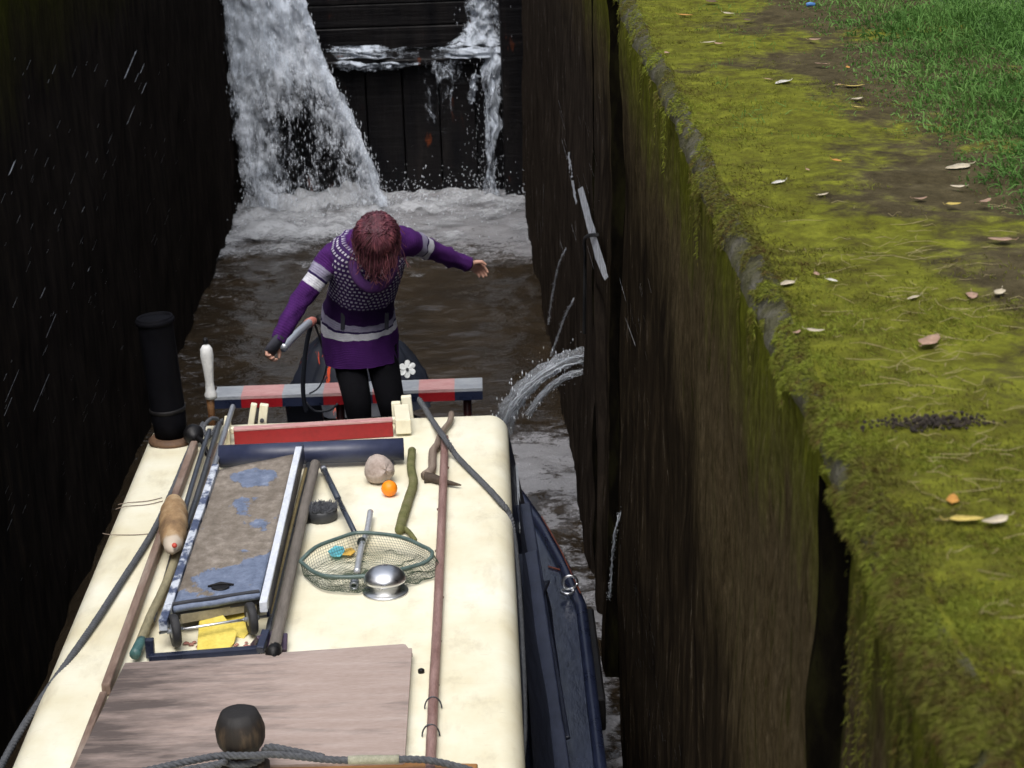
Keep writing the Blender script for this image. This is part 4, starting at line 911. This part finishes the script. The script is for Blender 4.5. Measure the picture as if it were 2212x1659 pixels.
# gangplank on its rack
zg = ZR+.125
gp_ = empty('gangplank', P(490,1160,z=ZR), 'muddy grey gangplank with flaking blue paint and small wheels lying on the roof', 'gangplank')
m = MT('muddy_flaking_deck'); n1 = m.noise(2.6, 7, (1.4, .8, 1), .62, loc=(1.7, 3.1, 0)); n2 = m.noise(24, 6, (1, .7, 1), .7); n3 = m.noise(5, 6, (1,.5,1), .7, dist=.6)
mud = m.ramp(n2, [(.3,(.13,.11,.088)),(.55,(.24,.205,.17)),(.75,(.36,.32,.28))]); mud = m.mix(m.rng(n3,.35,.6,.5,0), mud, (.10,.08,.06))
blue = m.ramp(n2, [(.3,(.085,.11,.17)),(.6,(.17,.205,.29)),(.75,(.30,.345,.44))])
Yo = m.xyz()[1]
ends = m.math('ADD', m.rng(Yo, -.95, -.50, .16, 0), m.rng(Yo, .30, .80, 0, .02)); 
def blob(px, py, rx, ry, amt):
    q = P(px, py, z=zg)-gp_.location; Xo = m.xyz()
    a = m.math('POWER', m.math('DIVIDE', m.math('SUBTRACT', Xo[0], q.x), rx), 2); c = m.math('POWER', m.math('DIVIDE', m.math('SUBTRACT', Xo[1], q.y), ry), 2)
    return m.rng(m.math('ADD', a, c), 0, 1, amt, 0)
ends = m.math('ADD', ends, m.math('ADD', blob(548, 1032, .16, .16, .24), m.math('ADD', blob(470, 1245, .16, .14, .16), blob(500, 1190, .10, .05, .10))))
fl = m.rng(m.math('ADD', n1, ends), .575, .60)
M_deck = m.done(m.mix(fl, mud, blue), m.mix(fl, (.9,.9,.9), (.45,.45,.45)), 0, m.bump(m.math('SUBTRACT', n2, m.math('MULTIPLY', fl, .6)), .6, .008), .3)
dk = [P(a, c, z=zg) for a, c in ((474,1014),(637,980),(561,1284),(374,1312))]
b = MB(); NU, NV = 14, 40; idx = []
for i in range(NV+1):
    t = i/NV; row = []
    for j in range(NU+1):
        s = j/NU; q = (dk[0]*(1-s)+dk[1]*s)*(1-t)+(dk[3]*(1-s)+dk[2]*s)*t; row.append(b.vert(q+Vector((0,0,.004*mnoise.noise(q*9)))))
    idx.append(row)
for i in range(NV):
    for j in range(NU): b.face((idx[i][j], idx[i+1][j], idx[i+1][j+1], idx[i][j+1]))
o = b.build('deck', M_deck, gp_, True)
sd = o.modifiers.new('thickness', 'SOLIDIFY'); sd.thickness = .022; sd.offset = -1
q = P(476,1268,z=zg+.004); b = MB(); b.lathe([(0,0),(.036,0),(.034,.002),(0,.002)], q, 20, (0,0,1), 1, .8); b.tube([q+Vector((-.05,.012,0)), q+Vector((0,.026,.002)), q+Vector((.05,.02,0))], [.004,.010,.004], 6); b.build('hand_hole', M_black, gp_)
b = MB(); b.bar(P(374,1316,z=zg-.018), P(561,1288,z=zg-.018), .02, .05); b.bar(P(376,1326,z=zg-.06), P(558,1298,z=zg-.06), .05, .03); b.build('end_board', simple('dirty_board', (.02,.022,.03), (.05,.05,.055), 10, .6), gp_)
b = MB(); b.bar(P(390,1335,z=zg-.055), P(552,1306,z=zg-.055), .03, .035); b.build('under_frame', simple('muddy_wood', (.20,.17,.11), (.34,.30,.20), 12, .8), gp_)
M_flake = MT('flaking_white_blue'); n1 = M_flake.noise(9, 7, (1,.6,1), .7); n2 = M_flake.noise(40, 4)
M_flake = M_flake.done(M_flake.mix(M_flake.rng(n1,.46,.54), M_flake.ramp(n2,[(.3,(.03,.045,.09)),(.7,(.08,.10,.17))]), M_flake.ramp(n2,[(.3,(.42,.46,.52)),(.7,(.62,.65,.70))])), .6, 0, M_flake.bump(n1,.3,.004))
M_whit = simple('scuffed_white_edge', (.52,.56,.64), (.72,.75,.80), 14, .6, (1,.4,1))
b = MB(); b.bar(P(646,974,z=zg+.012), P(569,1312,z=zg+.012), .030, .045); b.build('side_rail', M_whit, gp_, bevel=.004)
b = MB(); b.bar(P(466,1012,z=zg-.005), P(352,1352,z=zg-.02), .032, .045); b.build('side_rail', M_flake, gp_, bevel=.004)
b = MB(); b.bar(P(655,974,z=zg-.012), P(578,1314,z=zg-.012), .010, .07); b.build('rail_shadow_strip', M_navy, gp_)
w0, w1 = P(378,1362,z=ZR+.075), P(543,1336,z=ZR+.075); axd = (w1-w0).normalized()
b = MB(); b.tube([w0-axd*.06, w1+axd*.08], .006, 8); ax_ = b.build('axle', M_chrome, gp_, True)
for q in (w0, w1):
    b = MB(); b.lathe([(.040,-.015),(.056,-.016),(.062,-.010),(.063,0),(.062,.010),(.056,.016),(.040,.015)], q, 28, axd); wh = b.build('wheel', simple('black_tyre', (.012,.012,.013), (.03,.03,.032), 14, .7), gp_, True)
    b = MB(); b.lathe([(0,-.013),(.014,-.018),(.040,-.012),(.041,.012),(.014,.018),(0,.013)], q, 20, axd); b.lathe([(0,-.03),(.009,-.03),(.009,.03),(0,.03)], q, 10, axd); b.build('wheel_hub', M_steelgrey, wh, True)
# near rack: dark blue angle bar with an upright
b = MB(); b.bar(P(322,1424,z=ZR+.02), P(562,1405,z=ZR+.02), .03, .035); b.bar(P(326,1420,z=ZR+.01), P(326,1420,z=ZR+.01)+Vector((0,.001,.075)), .032, .03); b.bar(P(562,1405,z=ZR+.03), P(575,1365,z=ZR+.06), .03, .03)
tag(b.build('plank_rack', M_navy, None, bevel=.004), 'dark blue angle bar rack between the gangplank wheels and the plywood', 'rack')
M_yel = simple('yellow_plastic', (.62,.47,.06), (.78,.64,.14), 12, .5)
def scoop(pts, z, label, tilt):
    b = MB(); q = [P(a, c, z=z) for a, c in pts]; m_ = sum(q, Vector())/len(q)
    q = [p+Vector((0,0,(p.y-m_.y)*tilt)) for p in q]
    b.slab(q[::-1], .008); o = b.build('yellow_scoop', M_yel, None, bevel=.003); tag(o, label, 'scoop', 'yellow scoops under the gangplank')
scoop([(424,1392),(432,1345),(478,1338),(512,1366),(505,1380),(492,1390)], ZR+.03, 'upright yellow plastic scoop between the gangplank wheels, nearer one', .25)
scoop([(488,1362),(482,1335),(538,1326),(546,1352),(526,1368)], ZR+.022, 'yellow plastic scoop lying behind the nearer one under the gangplank', .2)
b = MB()
for k in range(30):
    q = P(random.uniform(400,540), random.uniform(1388,1398), z=ZR+.004); b.lathe([(0,0),(random.uniform(.005,.012),.002),(0,.008)], q, 6)
tag(b.build('leaf_litter', simple('pink_brown_litter', (.25,.08,.06), (.4,.2,.15), 40, .9)), kind='stuff')
# poles right of the gangplank
pr_ = stick('thick_pole', [(681,1002),(655,1110),(627,1240),(592,1402)], ZR+.055, .023, simple('weathered_grey_pole', (.10,.085,.07), (.20,.175,.15), 8, .75, (3,.5,3), .4), 'thick weathered grey pole lying to the right of the gangplank', 'pole', 12, .03, g_)
b = MB(); q = P(591,1408,z=ZR+.05); b.lathe([(0,-.03),(.026,-.028),(.030,0),(.026,.02),(0,.024)], q, 12, (-.2,-1,-.1)); b.tube([q, q+Vector((.01,-.05,-.02))], [.012,.006], 7); b.build('pole_tip', M_black, pr_, True)
stick('dark_pole', [(668,1000),(640,1110),(612,1225),(574,1388)], ZR+.03, .013, M_dark, 'thin dark pole squeezed between the gangplank and the thick pole', 'pole', 9, .05, g_)
stick('bamboo_cane', [(661,1012),(636,1110),(604,1240),(582,1330)], ZR+.045, .008, simple('yellow_cane', (.18,.13,.05), (.33,.26,.12), 18, .6), 'slim yellowish cane beside the thin dark pole', 'cane', 8, .05, g_)
M_clip = simple('purple_black_clip', (.02,.015,.04), (.06,.03,.06), 30, .5)
for a, c, d_, lb in ((556,1385,(.03,-.05,.05),'dark clip by the right wheel hub, leftmost of three at the thick pole end'),(583,1385,(.035,.06,.04),'dark clip pressed against the left of the end of the thick pole'),(612,1388,(.0,.06,.03),'dark clip on the right of the end of the thick pole')): b = MB(); q = P(a, c, z=ZR+.03); b.bar(q-Vector(d_)*.6, q+Vector(d_)*.6, .03, .018); tag(b.build('rack_clip', M_clip, None, bevel=.004), lb, 'clip')
# bundle left of the gangplank
stick('steel_pole', [(503,878),(480,952),(452,1042),(432,1100)], [ZR+.09,ZR+.085,ZR+.07,ZR+.06], .013, M_steelgrey, 'bright steel pole, rightmost of the bundle left of the hatch', 'pole', 10, .03, g_)
stick('brush_pole', [(474,915),(456,975),(430,1060),(404,1140)], ZR+.05, .014, M_dark, 'dark blue grey pole in the bundle beside the chimney', 'pole', 10, .03, g_)
stick('dark_pole', [(452,930),(434,985),(408,1070),(392,1130)], ZR+.04, .012, simple('blue_dark_pole', (.02,.025,.035), (.07,.08,.10), 12, .35), 'thin black pole nearest the chimney', 'pole', 9, .04, g_)
rd = stick('red_tipped_stick', [(470,960),(448,1030),(420,1110),(380,1250),(352,1340)], ZR+.035, .0075, M_bark, 'thin stick with a red section running along the gangplank', 'stick', 8, .05, g_)
stick('red_section', [(448,1002),(441,1022),(434,1042)], ZR+.045, .009, simple('red_tape', (.45,.04,.05), (.6,.12,.12), 30, .5), '', '', 8, .02, None, rd)
stick('dark_pole', [(372,1198),(352,1270),(330,1340)], ZR+.035, .010, M_dark, 'short black pole sticking out below the tan fender', 'pole', 8, .05, g_)
cn = stick('wooden_broom_handle', [(384,1192),(358,1262),(326,1330),(302,1390)], ZR+.04, .018, simple('green_tan_handle', (.17,.15,.085), (.32,.28,.17), 9, .7, (2,.6,2)), 'green tinged tan handle with a blue green end below the fender', 'handle', 10, .05, g_)
stick('handle_end', [(306,1384),(297,1402),(291,1414)], ZR+.038, .021, simple('teal_ferrule', (.03,.09,.09), (.07,.16,.15), 30, .5), '', '', 10, .03, None, cn)
ropeobj([P(470,905,z=ZR+.03), P(455,905,z=ZR+.06), P(440,925,z=ZR+.05), P(450,945,z=ZR+.02), P(466,925,z=ZR+.05), P(480,908,z=ZR+.03)], .010, 'small loop of dark rope on the roof beside the lever')
M_strap = simple('dark_strap', (.006,.008,.013), (.02,.024,.034), 14, .6)
# ------------------------------------------------------------------ behind the beam: dark cover, hanging straps, flower
def cover(name, rows, y0, mat, label, cat, folds=9, dep=.25):
    b = MB(); nu = 64; R_ = []
    for (l, r, c) in rows:
        a, d = P(l, c, y=y0), P(r, c, y=y0); m_ = (a+d)/2; hwid = (d-a).length/2; ring = []
        for j in range(nu):
            t = 2*math.pi*j/nu; f = 1+.05*math.sin(folds*t+c*.05)+.03*math.sin(2.3*folds*t)
            ring.append(b.vert((m_.x+hwid*math.cos(t)*f, m_.y+hwid*dep*4*.6*math.sin(t)*f, m_.z+.0)))
        R_.append(ring)
    for k in range(len(R_)-1):
        for j in range(nu): b.face((R_[k][j], R_[k][(j+1)%nu], R_[k+1][(j+1)%nu], R_[k+1][j]))
    b.face(R_[0]); b.face(R_[-1][::-1])
    return tag(b.build(name, mat, None, True), label, cat)
mc = MT('navy_cloth_orange_splashes'); n1 = mc.noise(5, 5); n2 = mc.noise(1, 6, (9, 9, 4), .7, dist=.7)
base = mc.ramp(n1, [(.3,(.004,.006,.011)),(.7,(.012,.016,.030))]); Xo = mc.xyz()[0]
sp = mc.math('MULTIPLY', mc.rng(n2, .60, .64), mc.rng(Xo, -.05, -.12, 0, 1))
M_cov = mc.done(mc.mix(sp, base, (.55,.06,.015)), .6, 0, mc.bump(n1, .4, .02))
cv = cover('dark_cover', [(700,800,715),(668,868,745),(652,890,775),(640,910,800),(630,926,830),(622,936,872)], 12.95, M_cov, 'dark navy bulging cover splashed with orange, behind the striped beam', 'cover')
fc = P(880, 797, y=12.55); b = MB(); c0 = b.vert(fc)
ux = Vector((1,0,0)); uz = Vector((0,.25,.97)); ring = []
for j in range(96):
    t = 2*math.pi*j/96; r = .026+.026*abs(math.cos(3*t))**.55; ring.append(b.vert(fc+(ux*math.cos(t+.5)+uz*math.sin(t+.5))*r+Vector((0,.012*math.cos(t),0))))
for j in range(96): b.face((c0, ring[j], ring[(j+1)%96]))
fl = b.build('flower_emblem', simple('white_emblem', (.55,.58,.57), (.66,.68,.67), 20, .6), cv); sd = fl.modifiers.new('t', 'SOLIDIFY'); sd.thickness = .006
b = MB(); b.lathe([(0,0),(.010,0),(.008,.004),(0,.005)], fc+Vector((0,-.008,0)), 10, (0,-1,.2)); b.build('emblem_centre', M_dark, cv)
b = MB()
for (l, c, y0_, dx) in ((618,868,12.42,0),):
    q = [P(615,868,y=12.42), P(690,862,y=12.42), P(700,915,y=12.42), P(622,918,y=12.42)]
    i = [b.vert(p) for p in q]+[b.vert(p+Vector((0,.05,0))) for p in q]; b.face(i[:4][::-1]); b.face(i[4:]); b.face((i[0],i[1],i[5],i[4])); b.face((i[1],i[2],i[6],i[5])); b.face((i[2],i[3],i[7],i[6])); b.face((i[3],i[0],i[4],i[7]))
b.build('hanging_flap', M_cov, cv)
def strap(pts, r, label):
    b = MB(); b.tube(smooth(pts), r, 8, ry=r*.5); return tag(b.build('hanging_rope', M_strap, None, True), label, 'rope')
strap([P(672,703,y=11.86), P(662,745,y=11.9), P(656,800,y=11.95), P(655,850,y=12.0), P(662,890,y=12.05)], .013, 'straight dark rope hanging from the tiller over the beam')
strap([P(680,700,y=11.9), P(695,745,y=12.0), P(705,790,y=12.05), P(690,835,y=12.1), P(668,850,y=12.1)], .009, 'slack loop of dark rope hanging behind the tiller')
strap([P(690,695,y=11.92), P(708,735,y=12.05), P(722,775,y=12.1), P(728,815,y=12.15)], .010, 'short dark rope slanting from the tiller grip toward the legs')
strap([P(660,868,y=12.15), P(680,888,y=12.15), P(712,886,y=12.15), P(730,872,y=12.15)], .007, 'thin rope sagging below the beam')
# ------------------------------------------------------------------ the person
def J(a, c, y): return P(a, c, y=y)
pn = empty('person', (P(780,900,y=11.55).x, 11.55, .63), 'person in a purple striped knitted dress leaning over the stern, arms held out', 'person')
skin = simple('skin', (.40,.20,.14), (.52,.29,.21), 25, .55, bump=.08)
sy = 11.28
hip = J(777,735,11.60); waist = J(780,665,11.52); chest = J(785,585,11.34); neck = J(806,545,11.20); headc = J(814,512,11.05)
shL, shR = J(712,562,11.30), J(880,522,11.34)
elL, wrL, haL = J(646,652,11.22), J(600,735,11.12), J(583,760,11.10)
elR, wrR, haR = J(942,545,11.55), J(1010,570,11.70), J(1028,577,11.74)
kn = [J(771,862,11.46), J(842,858,11.50)]; hp = [J(752,765,11.60), J(823,762,11.60)]; an = [Vector((kn[0].x+.02, 11.62, .72)), Vector((kn[1].x+.04, 11.72, .72))]
b = MB()
b.tube([hip-Vector((0,0,.05)), hip+Vector((0,0,.03)), waist, chest, (chest+neck)/2, neck], [.15,.165,.135,.155,.12,.055], 20, side=(1,0,0), ry=[.10,.115,.09,.10,.08,.05])
b.tube([neck-(headc-neck)*.3, neck, (neck+headc)/2, headc], [.05,.052,.05,.045], 14)
fwd = Vector((-.05,-.55,-.83)).normalized(); upv = Vector((.03,-.80,.55)).normalized()
rt = fwd.cross(upv).normalized()
prof = [(.0001,-.115),(.03,-.112),(.048,-.098),(.060,-.07),(.068,-.035),(.074,.0),(.076,.03),(.072,.06),(.058,.088),(.034,.106),(.0001,.113)]
rs = []
for r, h in prof: rs.append([b.vert(headc+upv*h+rt*math.cos(2*math.pi*j/24)*r+fwd*(math.sin(2*math.pi*j/24)*r*1.18+(.012 if h < -.05 else 0))) for j in range(24)])
for k in range(len(rs)-1):
    for j in range(24): b.face((rs[k][j], rs[k][(j+1)%24], rs[k+1][(j+1)%24], rs[k+1][j]))
b.tube([headc+fwd*.078+upv*.022, headc+fwd*.098-upv*.006, headc+fwd*.108-upv*.030, headc+fwd*.086-upv*.040], [.007,.010,.015,.008], 8)      # nose
b.tube([headc+fwd*.074-upv*.068-rt*.025, headc+fwd*.084-upv*.066, headc+fwd*.074-upv*.068+rt*.025], [.004,.008,.004], 8)                       # lips
for s in (-1, 1): b.lathe([(.0001,-.006),(.022,-.003),(.026,.002),(.016,.008),(.0001,.009)], headc+rt*s*.076-upv*.005, 12, rt*s, 1, .62)
for sh, el, wr in ((shL, elL, wrL), (shR, elR, wrR)):
    b.tube([chest*.45+sh*.55, sh, sh*.5+el*.5, el, el*.6+wr*.4, wr], [.055,.052,.045,.038,.036,.026], 14)
for h_, k_, a_ in zip(hp, kn, an):
    b.tube([h_+Vector((0,0,.03)), h_, h_*.5+k_*.5, k_, k_*.6+a_*.4, a_], [.085,.085,.072,.055,.055,.038], 16)
    b.tube([a_+Vector((0,.03,-.03)), a_+Vector((0,-.04,-.055)), a_+Vector((0,-.13,-.065))], [.040,.042,.032], 12, ry=[.035,.03,.02])
def hand(wr, hc, palm_n, curl, sc=1.0):
    d = (hc-wr).normalized(); nrm = (Vector(palm_n)-d*Vector(palm_n).dot(d)).normalized(); sd = d.cross(nrm).normalized()
    b.tube([wr-d*.01, wr+d*.02, wr+d*.055, wr+d*.085], [.024,.034,.041,.038], 12, side=sd, ry=[.019,.017,.016,.012])
    for k, (o_, L) in enumerate(((-.030,.062),(-.010,.074),(.010,.070),(.028,.054))):
        p0 = wr+d*.075+sd*o_; p1 = p0+(d*math.cos(curl*.5)+nrm*math.sin(curl*.5))*L*.48; p2 = p1+(d*math.cos(curl*1.3)+nrm*math.sin(curl*1.3))*L*.34; p3 = p2+(d*math.cos(curl*2)+nrm*math.sin(curl*2))*L*.26
        b.tube([p0, p1, p2, p3], [.0095,.009,.008,.006], 8)
    t0 = wr+d*.03-sd*.034; t1 = t0+(d*.6-sd*.75+nrm*.25).normalized()*.035; t2 = t1+(d*.85-sd*.1+nrm*.55).normalized()*.03
    b.tube([wr+d*.025-sd*.01, t0, t1, t2], [.013,.013,.011,.007], 8)
    return d, nrm, sd
hL = hand(wrL, haL, (.6,-.3,.1), 1.35); hR = hand(wrR, haR, (0,-.9,-.5), .7)
body = b.build('body', skin, pn, True); rm = body.modifiers.new('skin', 'REMESH'); rm.mode = 'VOXEL'; rm.voxel_size = .0042; rm.use_smooth_shade = True
sm_ = body.modifiers.new('soft', 'SMOOTH'); sm_.iterations = 3; sm_.factor = .5
for s in (-1, 1):
    e = headc+fwd*.076+upv*.018+rt*s*.030; b = MB(); b.lathe([(.0001,-.011),(.008,-.008),(.011,0),(.008,.008),(.0001,.011)], e, 12, fwd); b.build('eye', MT('eye_dark').done((.05,.03,.02), .2), pn, True)
# knitted dress
def knit(name, stops, yoke):
    m = MT(name); uv = m.n('UVMap'); sp = m.n('SeparateXYZ'); m.put(sp.inputs[0], uv); u, v = sp.outputs[0], sp.outputs[1]
    n1 = m.noise(26, 4); n2 = m.noise(160, 2); vv = m.math('ADD', v, m.math('MULTIPLY', m.math('SUBTRACT', m.noise(9, 3), .5), .03))
    c = m.ramp(vv, stops, True)
    if yoke:
        dash = m.math('MULTIPLY', m.math('GREATER_THAN', m.math('FRACT', m.math('MULTIPLY', v, 34)), .55), m.math('GREATER_THAN', m.math('FRACT', m.math('ADD', m.math('MULTIPLY', u, 46), m.math('MULTIPLY', m.math('FLOOR', m.math('MULTIPLY', v, 34)), .5))), .45))
        zone = m.math('MULTIPLY', m.rng(v, .545, .56), m.rng(v, .955, .97, 1, 0)); c = m.mix(m.math('MULTIPLY', dash, zone), c, (.62,.60,.68))
    c = m.mix(m.math('MULTIPLY', m.rng(n1, .35, .7), .28), c, (.03, .012, .06), 'MIX')
    rib = m.math('SINE', m.math('MULTIPLY', v, 420 if yoke else 300))
    return m.done(c, .9, 0, m.bump(m.math('ADD', m.math('MULTIPLY', rib, .4), n2), .5, .004), .15)
PU = (.060, .013, .105); PD = (.024, .006, .048); GL = (.27,.255,.34); WH = (.62,.62,.66); IN = (.018,.009,.055)
M_dress = knit('purple_knit_body', [(0, PU), (.255, WH), (.325, IN), (.345, GL), (.405, PD), (.55, (.055,.022,.11)), (.965, PU)], True)
M_slv = knit('purple_knit_sleeve', [(0, PU), (.30, GL), (.385, IN), (.41, WH), (.50, PU)], False)
b = MB(); b.cur = 0
rows = [(781,778,11.60,82,.165),(779,755,11.60,82,.165),(777,730,11.595,82,.162),(775,708,11.59,82,.158),(773,690,11.575,81,.15),(775,672,11.56,78,.142),(777,652,11.53,74,.13),(781,630,11.48,72,.128),(786,608,11.43,74,.135),(788,585,11.38,79,.14),(790,562,11.33,84,.135),(794,540,11.28,80,.12),(799,524,11.24,62,.10),(805,512,11.20,34,.07)]
pp = [J(a, c, y) for a, c, y, r, d in rows]; s_ = 1/403
b.tube(pp, [r*s_*1.0 for *_, r, d in rows], 48, side=(1,0,.08), ry=[d for *_, d in rows], cap=False, vr=[(778-c)/266 for a, c, *_ in rows])
b.cur = 1
for sh, el, wr, inn in ((shL, elL, wrL, J(745,548,11.30)), (shR, elR, wrR, J(845,520,11.28))):
    ps = [inn, inn*.45+sh*.55, sh, sh*.72+el*.28, sh*.5+el*.5, sh*.25+el*.75, el, el*.66+wr*.34, el*.3+wr*.7, wr]
    b.tube(smooth(ps, .03), [float(np.interp(k, np.linspace(0, 1, 10), [.085,.081,.073,.062,.057,.055,.053,.048,.043,.038])) for k in np.linspace(0, 1, len(smooth(ps, .03)))], 28, cap=False)
for f_i, f in enumerate(b.f): pass
dr = b.build('knitted_dress', [M_dress, M_slv], pn, True)
tx = bpy.data.textures.new('folds', 'CLOUDS'); tx.noise_scale = .07; dm = dr.modifiers.new('folds', 'DISPLACE'); dm.texture = tx; dm.strength = .030; dm.mid_level = .5; dm.texture_coords = 'GLOBAL'
t2 = bpy.data.textures.new('creases', 'CLOUDS'); t2.noise_scale = .035; t2.noise_depth = 1; d2 = dr.modifiers.new('creases', 'DISPLACE'); d2.texture = t2; d2.strength = .018; d2.mid_level = .5; d2.texture_coords = 'GLOBAL'
# cowl collar
b = MB(); cl_ = []
for k in range(28):
    t = 2*math.pi*k/28; a = 806+math.cos(t)*44; c = 560-math.sin(t)*46+(16 if math.sin(t) < 0 else 0)*abs(math.sin(t)); y = 11.20+.10*max(0, math.sin(t))-.06*max(0, -math.sin(t)); cl_.append(J(a, c, y))
b.tube(cl_+[cl_[0], cl_[1]], .030, 12, wob=.06, cap=False); b.build('cowl_collar', simple('purple_cowl', (.045,.011,.078), (.07,.016,.115), 18, .9, bump=.3), pn, True)
# belt ties, wrist band, fingerless glove
gl = simple('dark_glove', (.012,.012,.018), (.035,.036,.05), 30, .8)
for a in (741, 836): b = MB(); b.bar(J(a, 676, 11.42), J(a-1, 712, 11.43), .022, .008, (0,1,0)); b.build('belt_loop', gl, pn, bevel=.003)
d, nrm, sd = hL; b = MB(); b.tube([wrL-d*.03, wrL+d*.01, wrL+d*.05, wrL+d*.08], [.034,.036,.044,.041], 16, side=sd, ry=[.030,.026,.021,.018]); b.build('glove', gl, pn, True)
d, nrm, sd = hR; b = MB(); b.tube([wrR-d*.03, wrR+d*.012], [.036,.032], 16); b.build('wrist_band', gl, pn, True)
# leggings and boots
b = MB()
for h_, k_, a_ in zip(hp, kn, an): b.tube(smooth([h_+Vector((0,0,.06)), h_, h_*.5+k_*.5, k_, k_*.6+a_*.4, a_], .04), [float(np.interp(t, [0,.2,.45,.62,.75,1], [.090,.086,.073,.059,.060,.048])) for t in np.linspace(0, 1, len(smooth([h_+Vector((0,0,.06)), h_, h_*.5+k_*.5, k_, k_*.6+a_*.4, a_], .04)))], 18)
b.build('leggings', simple('black_leggings', (.0025,.0025,.0035), (.007,.007,.009), 14, .9, bump=.3, spec=.1), pn, True)
for a_ in an:
    b = MB(); b.tube([a_+Vector((0,.05,-.055)), a_+Vector((0,0,-.055)), a_+Vector((0,-.10,-.066)), a_+Vector((0,-.16,-.07))], [.038,.046,.044,.03], 14, ry=[.035,.034,.024,.016]); b.tube([a_+Vector((0,.01,.06)), a_+Vector((0,.01,-.04))], .055, 14); b.build('boot', M_black, pn, True)
# hair: cap and many locks falling forward over the face
M_hair = MT('auburn_hair'); n1 = M_hair.noise(1, 5, (26, 26, 6)); n2 = M_hair.noise(90, 3)
M_hair = M_hair.done(M_hair.mix(.35, M_hair.ramp(n1, [(.34,(.008,.003,.005)),(.5,(.062,.015,.030)),(.66,(.25,.080,.095))]), M_hair.ramp(n2,[(.3,(.03,.008,.012)),(.7,(.22,.07,.075))])), .42, 0, M_hair.bump(n1, .5, .006), .5)
b = MB()
for k in range(15):
    t = .02+k/14*math.pi*.46; rs_ = []
    for j in range(28):
        a = 2*math.pi*j/28; rs_.append(b.vert(headc-fwd*.012+upv*math.cos(t)*.128+rt*math.sin(t)*math.cos(a)*.106+fwd*math.sin(t)*math.sin(a)*.116))
    if k:
        for j in range(28): b.face((prev[j], prev[(j+1)%28], rs_[(j+1)%28], rs_[j]))
    prev = rs_
G = Vector((0,0,-1))
part = headc+upv*.128-fwd*.01
for k in range(900):
    a = random.uniform(-math.pi, math.pi); q0 = part+rt*random.gauss(0,.016)+fwd*random.uniform(-.06,.04)+upv*.004
    dirn = (rt*math.cos(a)*.108+fwd*math.sin(a)*.116)
    q1 = headc+upv*random.uniform(.075,.10)+dirn*random.uniform(.78,.90); q2 = headc+upv*random.uniform(-.03,.03)+dirn*random.uniform(.98,1.12)
    L = random.uniform(.03,.10)*(1+.45*max(0, math.sin(a))**4) if math.sin(a) > -.2 else random.uniform(.02,.08)
    if math.sin(a) > .45: L *= 1.15
    q3 = q2+(G*.85+fwd*.10-upv*.12).normalized()*L*.55-dirn*random.uniform(-.05,.12); q4 = q3+(G+Vector((random.gauss(0,.32), random.gauss(0,.2), 0))).normalized()*L*.55-dirn*random.uniform(.15,.55)
    pth = smooth([q0, q1, q2, q3, q4], .03); n = len(pth); b.tube(pth, [.0046*(1-.75*(i/(n-1))**2) for i in range(n)], 5, ry=[.003*(1-.7*(i/(n-1))) for i in range(n)], cap=False)
for k in range(70):
    a = random.uniform(-math.pi, math.pi); dirn = (rt*math.cos(a)*.108+fwd*math.sin(a)*.116); q2 = headc+upv*random.uniform(-.02,.06)+dirn*1.02
    q3 = q2+dirn*random.uniform(.05,.35)+G*random.uniform(.02,.07); q4 = q3+G*random.uniform(.03,.09)+Vector((random.gauss(0,.025), random.gauss(0,.02), 0))
    b.tube(smooth([headc+upv*.1+dirn*.7, q2, q3, q4], .03), .0014, 4, cap=False)
b.build('hair', M_hair, pn, True)
